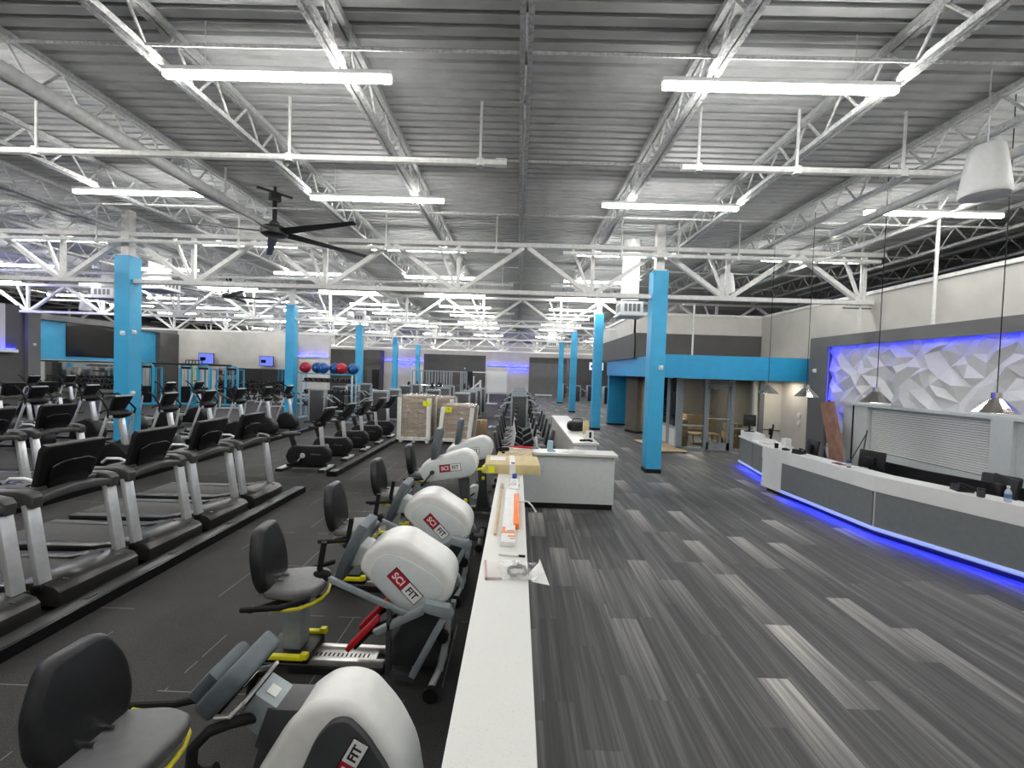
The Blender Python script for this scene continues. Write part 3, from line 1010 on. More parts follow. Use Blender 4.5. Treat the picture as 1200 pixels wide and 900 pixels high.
m_spk = None
def speaker(x, y, z, label):
    t = thing('pendant_speaker', label, 'speaker', (x, y, z))
    mb = MB(); mb.lathe([(0.02, 0.30), (0.12, 0.295), (0.155, 0.27), (0.17, 0.2), (0.2, 0.0), (0.225, -0.2), (0.235, -0.27), (0.22, -0.30), (0.2, -0.285)], 22); part('cabinet', mb, M['white'], t)
    mb = MB(); mb.lathe([(0.005, -0.27), (0.2, -0.285)], 22, caps=False); part('grille', mb, M['grey_plastic'], t, 'grey grille')
    mb = MB(); mb.tube([(0, 0, 0.29), (0.01, 0, 0.6), (-0.008, 0, 0.9), (0, 0, DECK - z - 0.005)], 0.008, 5); part('cable', mb, M['pipe'], t)
for a in ((5.46, 5.2, 4.96, 'large white pendant speaker nearest the camera above reception'),
          (5.56, 11.7, 4.95, 'white pendant speaker beyond the nearest girder right of the blue column'),
          (-22.8 + 1.2, 21, 5.05, 'white pendant speaker by the far left blue bay'),
          (-8.75, 22.0, 4.95, 'white pendant speaker above the ball rack'),
          (-9.2, 31, 4.95, 'small white pendant speaker beside the fourth left column'),
          (-2.0, 40.5, 4.9, 'small white pendant speaker over the far end of the aisle'),
          (-5.9, 30, 4.95, 'small white pendant speaker over the far strength machines')):
    speaker(*a)

def duct(x, y, z, label, wd=0.66, k=1.0):
    t = thing('vent_duct', label, 'air duct', (x, y, z))
    mb = MB()
    mb.tube([(0, 0, 0.45), (0, 0, 0.8), (0, 0, DECK - z - 0.01)], wd / 2, 20)
    mb.tube([(0, 0, 1.0), (0, 0, 1.03)], wd / 2 + 0.015, 20)
    part('duct_drop', mb, M['white'], t)
    mb = MB()
    mb.span((-0.42 * k, -0.42 * k, 0.06), (0.42 * k, 0.42 * k, 0.40), 0.01)
    mb.span((-0.5 * k, -0.5 * k, 0.0), (0.5 * k, 0.5 * k, 0.06), 0.01); part('diffuser_box', mb, M['white'], t)
    for s in range(4):
        R = Matrix.Rotation(s * PI / 2, 4, 'Z') @ Matrix.Diagonal((k, k, 1, 1))
        mb = MB()
        for j in range(4):
            mb.add(*[[tuple(R @ Vector(p)) for p in ((-0.3 + j * 0.16, -0.424, 0.13), (-0.18 + j * 0.16, -0.424, 0.13), (-0.18 + j * 0.16, -0.424, 0.34), (-0.3 + j * 0.16, -0.424, 0.34))], [(0, 1, 2, 3)]])
        part('grille', mb, M['grey_plastic'], t, smooth=False)
duct(3.05, 12.0, 4.02, 'white round supply duct beside the nearest right blue column', 0.48, 0.72)
duct(-15.6, 16.2, 4.66, 'white supply duct left of the nearest left blue column')
duct(-13.0, 15.3, 4.9, 'white supply duct just behind the nearest left blue column')
duct(2.7, 35, 4.5, 'small white supply duct far down the right side of the aisle')
duct(-10.9, 36, 4.7, 'small white supply duct by the far left columns')
duct(-9.0, 24.0, 4.9, 'white supply duct near the third left column')

mbA = MB(); mbA.lathe([(0.225, -0.13), (0.222, -0.122), (0.072, 0.045), (0.055, 0.06), (0.055, 0.13), (0.02, 0.135)], 12, caps=False)
mbA.lathe([(0.218, -0.13), (0.212, -0.122), (0.06, 0.03)], 12, caps=False)
m_pl = mbA.mesh('pendant_shade', M['pendant'], True, 20)
for y, q in ((5.6, 'nearest of the row'), (7.45, 'second of the row'), (9.24, 'third of the row'), (10.64, 'farthest of the row')):
    t = thing('pendant_lamp', 'polished metal cone pendant lamp above the reception desk, ' + q, 'pendant lamp', (6.2, y, 2.2), 0, 'pendants over the reception desk')
    link('lamp_shade', m_pl, t)
    mb = MB(); mb.ball((0, 0, -0.06), 0.05, 10, 6); part('bulb', mb, M['white'], t)
    mb = MB(); mb.tube([(0, 0, 0.13), (0, 0, DECK - 2.2)], 0.006, 5); part('cable', mb, M['black'], t)

# ================================================================== RECEPTION DESK
def offset_line(P, d):
    out = []
    for i, p in enumerate(P):
        a = Vector(P[max(i - 1, 0)]); b = Vector(P[min(i + 1, len(P) - 1)])
        t1 = (Vector(p) - a).normalized() if i > 0 else (b - Vector(p)).normalized()
        t2 = (b - Vector(p)).normalized() if i < len(P) - 1 else t1
        n = Vector((-(t1.y), t1.x)) + Vector((-(t2.y), t2.x))
        n.normalize()
        k = 1 / max(0.3, n.dot(Vector((-t2.y, t2.x))))
        out.append((p[0] + n.x * d * k, p[1] + n.y * d * k))
    return out
def strip(P, d0, d1, z0, z1, mb, bev=0.0):
    a, b = offset_line(P, d0), offset_line(P, d1)
    mb.prism(a + b[::-1], 'z', z0, z1, bev)
def lerp2(a, b, t):
    return (a[0] + (b[0] - a[0]) * t, a[1] + (b[1] - a[1]) * t)
DP = [(5.39, 9.33), (5.62, 6.69), (6.22, 5.17), (7.0, 3.3)]
T_END = lerp2(DP[2], DP[3], 0.02)
t = thing('reception_desk', 'long white and grey angled reception desk glowing blue underneath', 'reception desk', (5.6, 6.7, 0))
def dpart(name, m, fn, label=None, smooth=False):
    mb = MB(); fn(mb)
    mb.v = [(x - 5.6, y - 6.7, z) for x, y, z in mb.v]
    return part(name, mb, m, t, label, smooth=smooth)
dpart('toe_kick', M['black'], lambda mb: strip(DP, 0.13, 0.30, 0.0, 0.13, mb), 'black recessed toe kick')
dpart('carcass', M['desk_white'], lambda mb: strip(DP, 0.03, 0.32, 0.13, 0.72, mb))
e0 = lerp2(DP[0], DP[1], 0.225)
s0, s1 = lerp2(DP[1], DP[0], 0.012), lerp2(DP[1], DP[2], 0.012)
dpart('end_block', M['desk_white'], lambda mb: strip([DP[0], e0], 0.0, 0.36, 0.13, 0.72, mb), 'white end block')
dpart('front_panel', M['desk_grey'], lambda mb: strip([e0, s0], 0.0, 0.03, 0.17, 0.715, mb), 'grey front panel')
dpart('front_panel', M['desk_grey'], lambda mb: strip([s1, DP[2], DP[3]], 0.0, 0.03, 0.17, 0.715, mb), 'grey front panel')
dpart('base_rail', M['desk_white'], lambda mb: strip([DP[0], DP[1], DP[2], DP[3]], -0.012, 0.02, 0.108, 0.17, mb), 'white bottom rail')
dpart('led_channel', M['led_channel'], lambda mb: strip([e0, DP[1], DP[2], DP[3]], -0.02, -0.012, 0.125, 0.168, mb), 'glowing blue channel')
dpart('led_strip', M['led_blue'], lambda mb: strip([e0, DP[1], DP[2], DP[3]], 0.03, 0.055, 0.112, 0.126, mb), 'blue strip lighting under the front')
dpart('counter_top', M['desk_white'], lambda mb: strip([DP[0], DP[1], DP[2], T_END], -0.012, 0.36, 0.72, 0.96, mb), 'white counter top with a deep apron')
dpart('low_counter', M['desk_grey'], lambda mb: strip([T_END, DP[3]], -0.005, 0.75, 0.72, 0.76, mb), 'grey low counter')
dpart('work_top', M['black'], lambda mb: strip([lerp2(DP[0], DP[1], 0.05), DP[1], DP[2], T_END], 0.37, 1.05, 0.70, 0.76, mb), 'black work surface behind the counter')
dpart('back_panel', M['black'], lambda mb: strip([lerp2(DP[0], DP[1], 0.6), DP[1], DP[2], T_END], 1.0, 1.05, 0.2, 1.02, mb), 'black low back panel')
dpart('support_panel', M['grey_mid'], lambda mb: strip([lerp2(DP[0], DP[1], 0.03), lerp2(DP[0], DP[1], 0.06)], 0.37, 1.0, 0.0, 0.70, mb))

t = thing('side_desk', 'short grey and white reception desk section beyond the long desk', 'desk', (6.0, 11.0, 0))
D2 = [(6.22, 11.9), (5.92, 10.15)]
def d2(name, m, P, d0, d1, z0, z1, label=None):
    mb = MB(); strip(P, d0, d1, z0, z1, mb); mb.v = [(x - 6, y - 11, z) for x, y, z in mb.v]
    return part(name, mb, m, t, label, smooth=False)
d2('toe_kick', M['black'], D2, 0.1, 0.45, 0, 0.12)
d2('carcass', M['desk_white'], D2, 0.02, 0.5, 0.12, 0.80)
d2('front_panel', M['desk_grey'], [D2[0], lerp2(*D2, 0.55)], 0.0, 0.02, 0.16, 0.80)
d2('front_panel', M['desk_grey'], [lerp2(*D2, 0.57), D2[1]], 0.0, 0.02, 0.16, 0.80)
d2('base_rail', M['desk_white'], D2, -0.01, 0.015, 0.103, 0.16)
d2('led_channel', M['led_channel'], D2, -0.018, -0.01, 0.115, 0.155, 'glowing blue channel')
d2('led_strip', M['led_blue'], D2, 0.022, 0.05, 0.105, 0.118, 'blue strip lighting under the front')
d2('counter_top', M['desk_white'], D2, -0.03, 0.62, 0.80, 0.84)
d2('upstand', M['desk_white'], [D2[0], lerp2(*D2, 0.5)], 0.02, 0.32, 0.84, 1.0, 'white raised block')

def monitor(x, y, z, rz, label, wd=0.5, keyb=False):
    t = thing('monitor', label, 'monitor', (x, y, z), rz)
    mb = MB(); mb.box((0, 0, 0.30), (0.03, wd, 0.31), 0.008, (0, 0.12, 0)); part('housing', mb, M['black'], t)
    mb = MB(); mb.box((0.017, 0, 0.302), (0.003, wd - 0.03, 0.28), 0, (0, 0.12, 0)); part('screen', mb, M['screen'], t)
    mb = MB(); mb.bar((-0.03, 0, 0.02), (-0.02, 0, 0.30), 0.05, 0.05, 0.006); mb.box((-0.05, 0, 0.27), (0.06, 0.16, 0.16), 0.01); part('stand', mb, M['black'], t)
    mb = MB(); mb.box((-0.02, 0, 0.01), (0.18, 0.24, 0.02), 0.006); part('base', mb, M['black'], t)
    return t
monitor(6.55, 5.75, 0.76, -0.45, 'black monitor at the near end of the reception desk, seen from behind', 0.56)
monitor(6.27, 7.55, 0.76, 0.3, 'black monitor at the middle of the reception desk in front of the hatch', 0.42)
monitor(6.05, 8.75, 0.76, -0.2, 'black monitor near the leaning brown board', 0.5)
monitor(6.28, 11.55, 1.0, 1.2, 'small black monitor at the far end of the side desk', 0.3)
monitor(6.42, 10.75, 0.84, -0.5, 'black till screen on the side desk below the farthest pendants', 0.34)

def on_desk(name, mbp, label, cat, x, y, z=0.96, rz=0.0):
    t = thing(name, label, cat, (x, y, z), rz)
    for nm, mb, m in mbp:
        part(nm, mb, m, t)
    return t
def phone(x, y, z, rz, label):
    a = MB(); a.prism([(-0.09, 0), (0.09, 0), (0.09, 0.03), (-0.07, 0.09)], 'y', -0.09, 0.09, 0.006)
    b = MB(); b.tube([(-0.07, -0.06, 0.10), (-0.02, -0.075, 0.105), (0.05, -0.075, 0.075), (0.09, -0.06, 0.05)], [0.025, 0.014, 0.014, 0.025], 8)
    c = MB(); c.box((0.0, 0.04, 0.068), (0.1, 0.06, 0.01), 0.002, (0, 0.32, 0))
    return on_desk('desk_phone', [('base', a, M['black']), ('handset', b, M['black']), ('keypad', c, M['charcoal'])], label, 'telephone', x, y, z, rz)
phone(5.62, 8.5, 0.96, 0.4, 'black desk phone on the white counter below the third pendant')
phone(6.16, 5.92, 0.96, -0.3, 'black desk phone beside the glass jar on the near counter')
a = MB(); a.box((0, 0, 0.008), (0.12, 0.2, 0.016), 0.004)
b = MB(); b.box((0, 0, 0.02), (0.05, 0.1, 0.008), 0.002)
on_desk('card_tray', [('tray', a, M['wood_dark']), ('card', b, M['black'])], 'small brown tray in front of the drink can', 'tray', 5.7, 7.55)
a = MB(); a.lathe([(0.026, 0), (0.033, 0.01), (0.033, 0.12), (0.026, 0.135), (0.024, 0.137)], 16)
b = MB(); b.lathe([(0.0335, 0.02), (0.0335, 0.075)], 16, caps=False)
on_desk('drink_can', [('can', a, mat('can_blue', '#26345f', 0.3, 0.5, noise=0)), ('band', b, M['silver'])], 'blue drink can standing on the white counter', 'can', 5.68, 7.3)
a = MB(); a.lathe([(0.035, 0), (0.04, 0.005), (0.042, 0.09), (0.036, 0.1)], 16)
b = MB(); b.lathe([(0.04, 0.1), (0.041, 0.115), (0.01, 0.12)], 16)
on_desk('glass_jar', [('jar', a, mat('dark_jar_glass', (0.05, 0.05, 0.05), 0.1, noise=0)), ('lid', b, M['black'])], 'dark glass jar with a black lid behind the near counter edge', 'jar', 6.1, 5.62)
a = MB(); a.lathe([(0.03, 0), (0.034, 0.008), (0.034, 0.12), (0.03, 0.14), (0.014, 0.17), (0.013, 0.185)], 16)
b = MB(); b.lathe([(0.0345, 0.05), (0.0345, 0.105)], 16, caps=False)
c = MB(); c.lathe([(0.016, 0.185), (0.016, 0.205), (0.012, 0.207)], 14)
on_desk('water_bottle', [('bottle', a, mat('clear_bottle_plastic', (0.6, 0.66, 0.7), 0.12, noise=0, alpha=0.7)), ('wrap', b, mat('bottle_label', '#4a6fae', 0.5, noise=0)), ('cap', c, M['white'])],
        'clear water bottle with a blue label at the near end of the counter', 'water bottle', 6.22, 5.42)
a = MB(); a.lathe([(0.035, 0), (0.04, 0.1), (0.043, 0.11)], 14)
on_desk('paper_cup', [('cup', a, M['black']), ('rim', MB().lathe([(0.043, 0.105), (0.046, 0.11), (0.043, 0.115)], 14), M['white'])], 'dark cup at the far end of the white counter', 'cup', 5.55, 9.12)
a = MB(); a.box((0, 0, 0.03), (0.25, 0.32, 0.06), 0.004); b = MB(); b.box((0.02, 0.02, 0.09), (0.2, 0.24, 0.05), 0.004, (0, 0, 0.3))
on_desk('paper_stack', [('papers', a, M['paper']), ('envelope', b, M['paper'])], 'stack of white papers on the side desk', 'papers', 6.15, 10.45, 0.84)
a = MB(); a.box((0, 0, 0.09), (0.16, 0.14, 0.18), 0.004); b = MB(); b.box((0, 0, 0.184), (0.15, 0.13, 0.008), 0.002)
on_desk('tissue_box', [('carton', a, M['paper']), ('lid', b, M['white'])], 'small white carton beside the till screen on the side desk', 'box', 6.42, 10.18, 0.84, 0.3)
a = MB(); a.box((0, 0, 0.02), (0.15, 0.09, 0.04), 0.01, (0, 0.1, 0)); b = MB(); b.box((-0.02, 0, 0.045), (0.07, 0.06, 0.015), 0.004)
on_desk('card_reader', [('body', a, M['black']), ('keypad', b, M['charcoal'])], 'black card reader at the far end of the long counter', 'card reader', 5.58, 9.2 - 0.35, 0.96, 0.5)
a = MB(); a.prism([(0.0, 0), (0.10, 0), (0.16, 1.35), (0.06, 1.35)], 'x', -0.2, 0.2, 0.004)
t = thing('leaning_board', 'reddish brown wooden board leaning on the faceted panel', 'board', (7.85, 10.95, 0.0), 0)
mb = MB(); mb.prism([(10.22 - 10.95, 0.0), (10.68 - 10.95, 0.0), (10.95 - 10.95, 0.7), (11.66 - 10.95, 1.85), (11.2 - 10.95, 1.9), (10.52 - 10.95, 0.8)], 'x', -0.02, 0.02, 0.004)
mb.v = [(x + z * 0.2, y, z) for x, y, z in mb.v]
part('plank', mb, M['wood_dark'], t)
mb = MB(); mb.box((0.19, -0.1, 0.9), (0.012, 0.3, 0.02)); part('batten', mb, M['wood_dark'], t)
t = thing('pole_prop', 'thin dark pole leaning in the corner beside the hatch', 'pole', (7.75, 9.7, 0))
mb = MB(); mb.tube([(0, 0, 0), (0.45, 0.35, 1.3)], 0.016, 6); part('shaft', mb, M['charcoal'], t)
mb = MB(); mb.tube([(0.03, 0.6, 0), (0.45, 0.35, 1.25)], 0.012, 6); part('brace', mb, M['charcoal'], t)
t = thing('chair', 'black office chair behind the middle of the reception desk', 'chair', (7.3, 6.6, 0), 0.3)
mb = MB(); mb.box((0, 0, 0.47), (0.48, 0.48, 0.08), 0.03); part('seat', mb, M['vinyl'], t)
mb = MB(); mb.box((0.24, 0, 0.8), (0.07, 0.46, 0.5), 0.03, (0, 0.12, 0)); mb.bar((0.26, 0, 0.45), (0.26, 0, 0.6), 0.06, 0.03); part('backrest', mb, M['vinyl'], t)
mb = MB(); mb.cyl((0, 0, 0.1), (0, 0, 0.44), 0.03)
for k in range(5):
    a_ = k * 2 * PI / 5
    mb.bar((0, 0, 0.1), (0.28 * math.cos(a_), 0.28 * math.sin(a_), 0.06), 0.04, 0.03); mb.ball((0.28 * math.cos(a_), 0.28 * math.sin(a_), 0.03), 0.03, 8, 6)
part('base', mb, M['black'], t)

# furniture inside the glazed room
def wood_chair(x, y, rz, label, wide=0.6):
    t = thing('wooden_chair', label, 'chair', (x, y, 0), rz)
    mb = MB(); mb.box((0, 0, 0.36), (0.55, wide, 0.06), 0.01); part('seat', mb, M['wood'], t)
    mb = MB(); mb.box((0.27, 0, 0.75), (0.05, wide, 0.55), 0.01, (0, 0.15, 0)); part('backrest', mb, M['wood'], t)
    for sx in (-1, 1):
        for sy in (-1, 1):
            mb = MB(); mb.bar((sx * 0.22, sy * (wide / 2 - 0.05), 0.35), (sx * 0.26, sy * (wide / 2 - 0.05), 0), 0.05, 0.05); part('leg', mb, M['wood'], t)
wood_chair(6.0, 16.3, 0.5, 'pale wooden chair seen through the left glass of the room')
wood_chair(6.85, 15.7, PI / 2, 'wide pale wooden bench seen through the glass door', 1.0)
def carton(x, y, z, sx, sy, sz, label, rz=0.0, m='cardboard', tape=True):
    t = thing('carton', label, 'cardboard box', (x, y, z), rz)
    mb = MB(); mb.box((0, 0, sz / 2), (sx, sy, sz), 0.004); part('box_body', mb, M[m], t)
    mb = MB(); mb.box((0, 0, sz + 0.001), (sx * 1.0, 0.06, 0.002)); mb.box((0, -sy / 2 - 0.001, sz - 0.06), (0.06, 0.002, 0.12)); part('tape', mb, M['cardboard_light'], t, smooth=False)
    return t
carton(5.75, 15.2, 0, 0.5, 0.5, 0.62, 'tall cardboard box behind the left glass pane')
carton(5.8, 15.2, 0.624, 0.42, 0.4, 0.3, 'smaller cardboard box stacked on the tall one behind the left glass')
carton(7.66, 15.2, 0, 0.5, 0.5, 0.5, 'cardboard box behind the right glass pane')
carton(7.68, 15.2, 0.504, 0.46, 0.42, 0.32, 'cardboard box stacked behind the right glass pane', 0.2)
t = thing('floor_plank', 'pale plywood sheet lying on the carpet by the glazed corner', 'plank', (4.9, 14.6, 0))
mb = MB(); mb.box((0, 0, 0.05), (0.9, 2.2, 0.03), 0.003, (0, 0, 0.1)); part('sheet', mb, M['osb'], t)
mb = MB(); mb.box((0, 0.6, 0.0175), (0.8, 0.08, 0.035)); mb.box((0, -0.6, 0.0175), (0.8, 0.08, 0.035)); part('bearer', mb, M['osb'], t)
for x, y, q in ((6.1, 16.5, 'round ceiling downlight inside the glazed room'), (8.3, 13.45, 'round downlight under the blue fascia by the beige wall'), (7.2, 17.2, 'round downlight added deep inside the glazed room')):  # the deep one is an extra lamp added to brighten the glazed room
    t = thing('downlight', q, 'ceiling light', (x, y, 2.4))
    mb = MB(); mb.lathe([(0.1, 0), (0.1, -0.015), (0.08, -0.02)], 18, caps=False); part('bezel', mb, M['white'], t)
    mb = MB(); mb.lathe([(0.001, -0.012), (0.085, -0.012)], 18, caps=False); part('lens', mb, M['led_room' if 'room' in q else 'led_down'], t)

# ================================================================== FITNESS MACHINES
def rpoly(c, r, a0, a1, n):
    return [(c[0] + r * math.cos(a0 + (a1 - a0) * i / n), c[1] + r * math.sin(a0 + (a1 - a0) * i / n)) for i in range(n + 1)]

def rounded(poly, r, n=4):
    out = []
    for i, p in enumerate(poly):
        p = Vector(p); a = Vector(poly[i - 1]); b = Vector(poly[(i + 1) % len(poly)])
        da, db = a - p, b - p
        k = min(r, da.length * 0.45, db.length * 0.45)
        s, e = p + da.normalized() * k, p + db.normalized() * k
        for j in range(n + 1):
            t = j / n
            q = s * (1 - t) ** 2 + p * 2 * t * (1 - t) + e * t ** 2
            out.append((q.x, q.y))
    return out

def hexpad(w, h, t, cut, bev=0.025):
    """upholstered pad in its own YZ plane, chamfered corners, thickness along X"""
    mb = MB()
    mb.prism(rounded([(-w / 2 + cut * 0.6, -h / 2), (w / 2 - cut * 0.6, -h / 2), (w / 2, -h / 2 + cut * 1.3), (w / 2 - 0.01, h * 0.12), (w / 2 - cut, h / 2),
              (-w / 2 + cut, h / 2), (-w / 2 + 0.01, h * 0.12), (-w / 2, -h / 2 + cut * 1.3)], 0.06), 'x', -t / 2, t / 2, bev, 3)
    return mb

def xf(mb, T):
    mb.v = [tuple(T @ Vector(p)) for p in mb.v]
    return mb

LOGO_Y = Matrix(((1, 0, 0, 0), (0, 0, -1, 0), (0, 1, 0, 0), (0, 0, 0, 1)))   # text plane facing -Y
def scifit_logo(parent, x, y, z, ang, size, side=-1):
    """white and red plate with the maker's lettering on the near side of a shell"""
    base = Matrix.Translation((x, y, z)) @ Matrix.Rotation(-ang, 4, 'Y') @ LOGO_Y
    W, H = size * 3.3, size * 1.05
    def plate(name, x0, x1, h, d, m):
        mb = MB(); mb.box(((x0 + x1) / 2, 0, d), (x1 - x0, h, 0.003)); mb.v = [tuple(base @ Vector(p)) for p in mb.v]
        return part(name, mb, m, parent, smooth=False)
    b = plate('logo_plate', -W / 2 - 0.006, W / 2 + 0.006, H + 0.012, 0.0, M['logo_black'])
    for nm, x0, x1, m, s, mt in (('red_field', -W / 2, -0.01 * W, M['logo_red'], 'SCI', M['logo_white']), ('white_field', 0.01 * W, W / 2, M['logo_white'], 'FIT', M['logo_black'])):
        f = plate(nm, x0, x1, H, 0.0025, m)
        f.parent = b
        text_part('lettering', s, size * 0.86, mt, b, base @ Matrix.Translation(((x0 + x1) / 2, -0.02 * size, 0.005)), 0.001, 'CENTER', 0.0015)

def seat_unit(t, sx, turn=0.0, low=0.0):
    """swivel seat used on the seated machines; sx = post position"""
    R = Matrix.Translation((sx, 0, -low)) @ Matrix.Rotation(turn, 4, 'Z')
    T = R @ Matrix.Translation((-0.22, 0, 0.885)) @ Matrix.Rotation(-0.17, 4, 'Y')
    o = part('backrest', xf(hexpad(0.46, 0.50, 0.10, 0.1, 0.035), T), M['vinyl'], t, 'black padded backrest')
    mb = MB(); mb.prism(rounded([(-0.20, -0.18), (0.06, -0.23), (0.2, -0.19), (0.235, -0.1), (0.235, 0.1), (0.2, 0.19), (0.06, 0.23), (-0.20, 0.18)], 0.06), 'z', 0.61, 0.69, 0.03, 3)
    part('seat', xf(mb, R), M['vinyl_grey'], t, 'grey padded seat')
    mb = MB()
    for s in (-1, 1):
        mb.bar((-0.26, s * 0.07, 0.60), (-0.19, s * 0.07, 0.62), 0.035, 0.03); mb.bar((-0.25, s * 0.07, 0.60), (-0.27, s * 0.07, 0.80), 0.03, 0.02)
        mb.tube([(-0.2, s * 0.05, 0.60), (-0.17, s * 0.05, 0.69), (-0.08, s * 0.05, 0.70)], 0.012, 6)
    part('back_bracket', xf(mb, R), M['chrome'], t)
    mb = MB()
    pts = [(-0.24 + 0.02, -0.27, 0.60)] + [(0.22 * math.cos(a) + 0.02, -0.0 + 0.27 * math.sin(a), 0.575) for a in [-PI / 2 + k * PI / 8 for k in range(9)]] + [(-0.22, 0.27, 0.60)]
    mb.tube(pts, 0.014, 8)
    mb.box((-0.02, -0.24, 0.58), (0.07, 0.03, 0.03), 0.006)
    part('release_ring', xf(mb, R), M['yellow'], t, 'yellow seat release bar')
    mb = MB()
    for s in (-1, 1):
        mb.tube([(-0.02, s * 0.12, 0.58), (-0.24, s * 0.25, 0.57), (-0.28, s * 0.29, 0.60), (0.0, s * 0.31, 0.62), (0.20, s * 0.31, 0.68)], 0.02, 8)
    part('seat_handle', xf(mb, R), M['rubber'], t)
    mb = MB(); mb.lathe([(0.09, 0.50), (0.1, 0.53), (0.12, 0.60), (0.14, 0.615)], 16); part('swivel', xf(mb, R), M['black'], t)
    mb = MB(); mb.box((sx, 0, 0.33 - low / 2), (0.15, 0.15, 0.36 - low), 0.012); part('seat_post', mb, M['silver_paint'], t, 'grey seat post')
    mb = MB(); mb.box((sx, 0, 0.12), (0.34, 0.3, 0.06), 0.01); part('carriage', mb, M['black'], t)
    for s in (-1, 1):
        mb = MB(); mb.box((sx, s * 0.165, 0.155), (0.30, 0.045, 0.035), 0.01); mb.box((sx + 0.15, s * 0.165, 0.17), (0.06, 0.05, 0.05), 0.012)
        part('foot_lever', mb, M['yellow'], t, 'yellow slide lever')

def slide_rail(t, x0, x1):
    mb = MB()
    for s in (-1, 1):
        mb.span((x0, s * 0.085 - 0.022, 0.05), (x1, s * 0.085 + 0.022, 0.1), 0.006)
    mb.span((x0 + 0.02, -0.065, 0.055), (x1 - 0.08, 0.065, 0.075))
    r = part('slide_rail', mb, M['alu'], t, 'aluminium slide rail')
    mb = MB()
    for k in range(16):
        mb.span((x0 + 0.3 + k * 0.035, -0.02, 0.0755), (x0 + 0.312 + k * 0.035, 0.02, 0.078))
    part('hole_row', mb, M['black'], r, smooth=False)
    mb = MB(); mb.span((x0 - 0.05, -0.3, 0.0), (x0 + 0.02, 0.3, 0.05), 0.01); mb.span((x0 + 0.25, -0.13, 0.0), (x1, 0.13, 0.05)); part('base_frame', mb, M['black_metal'], t)

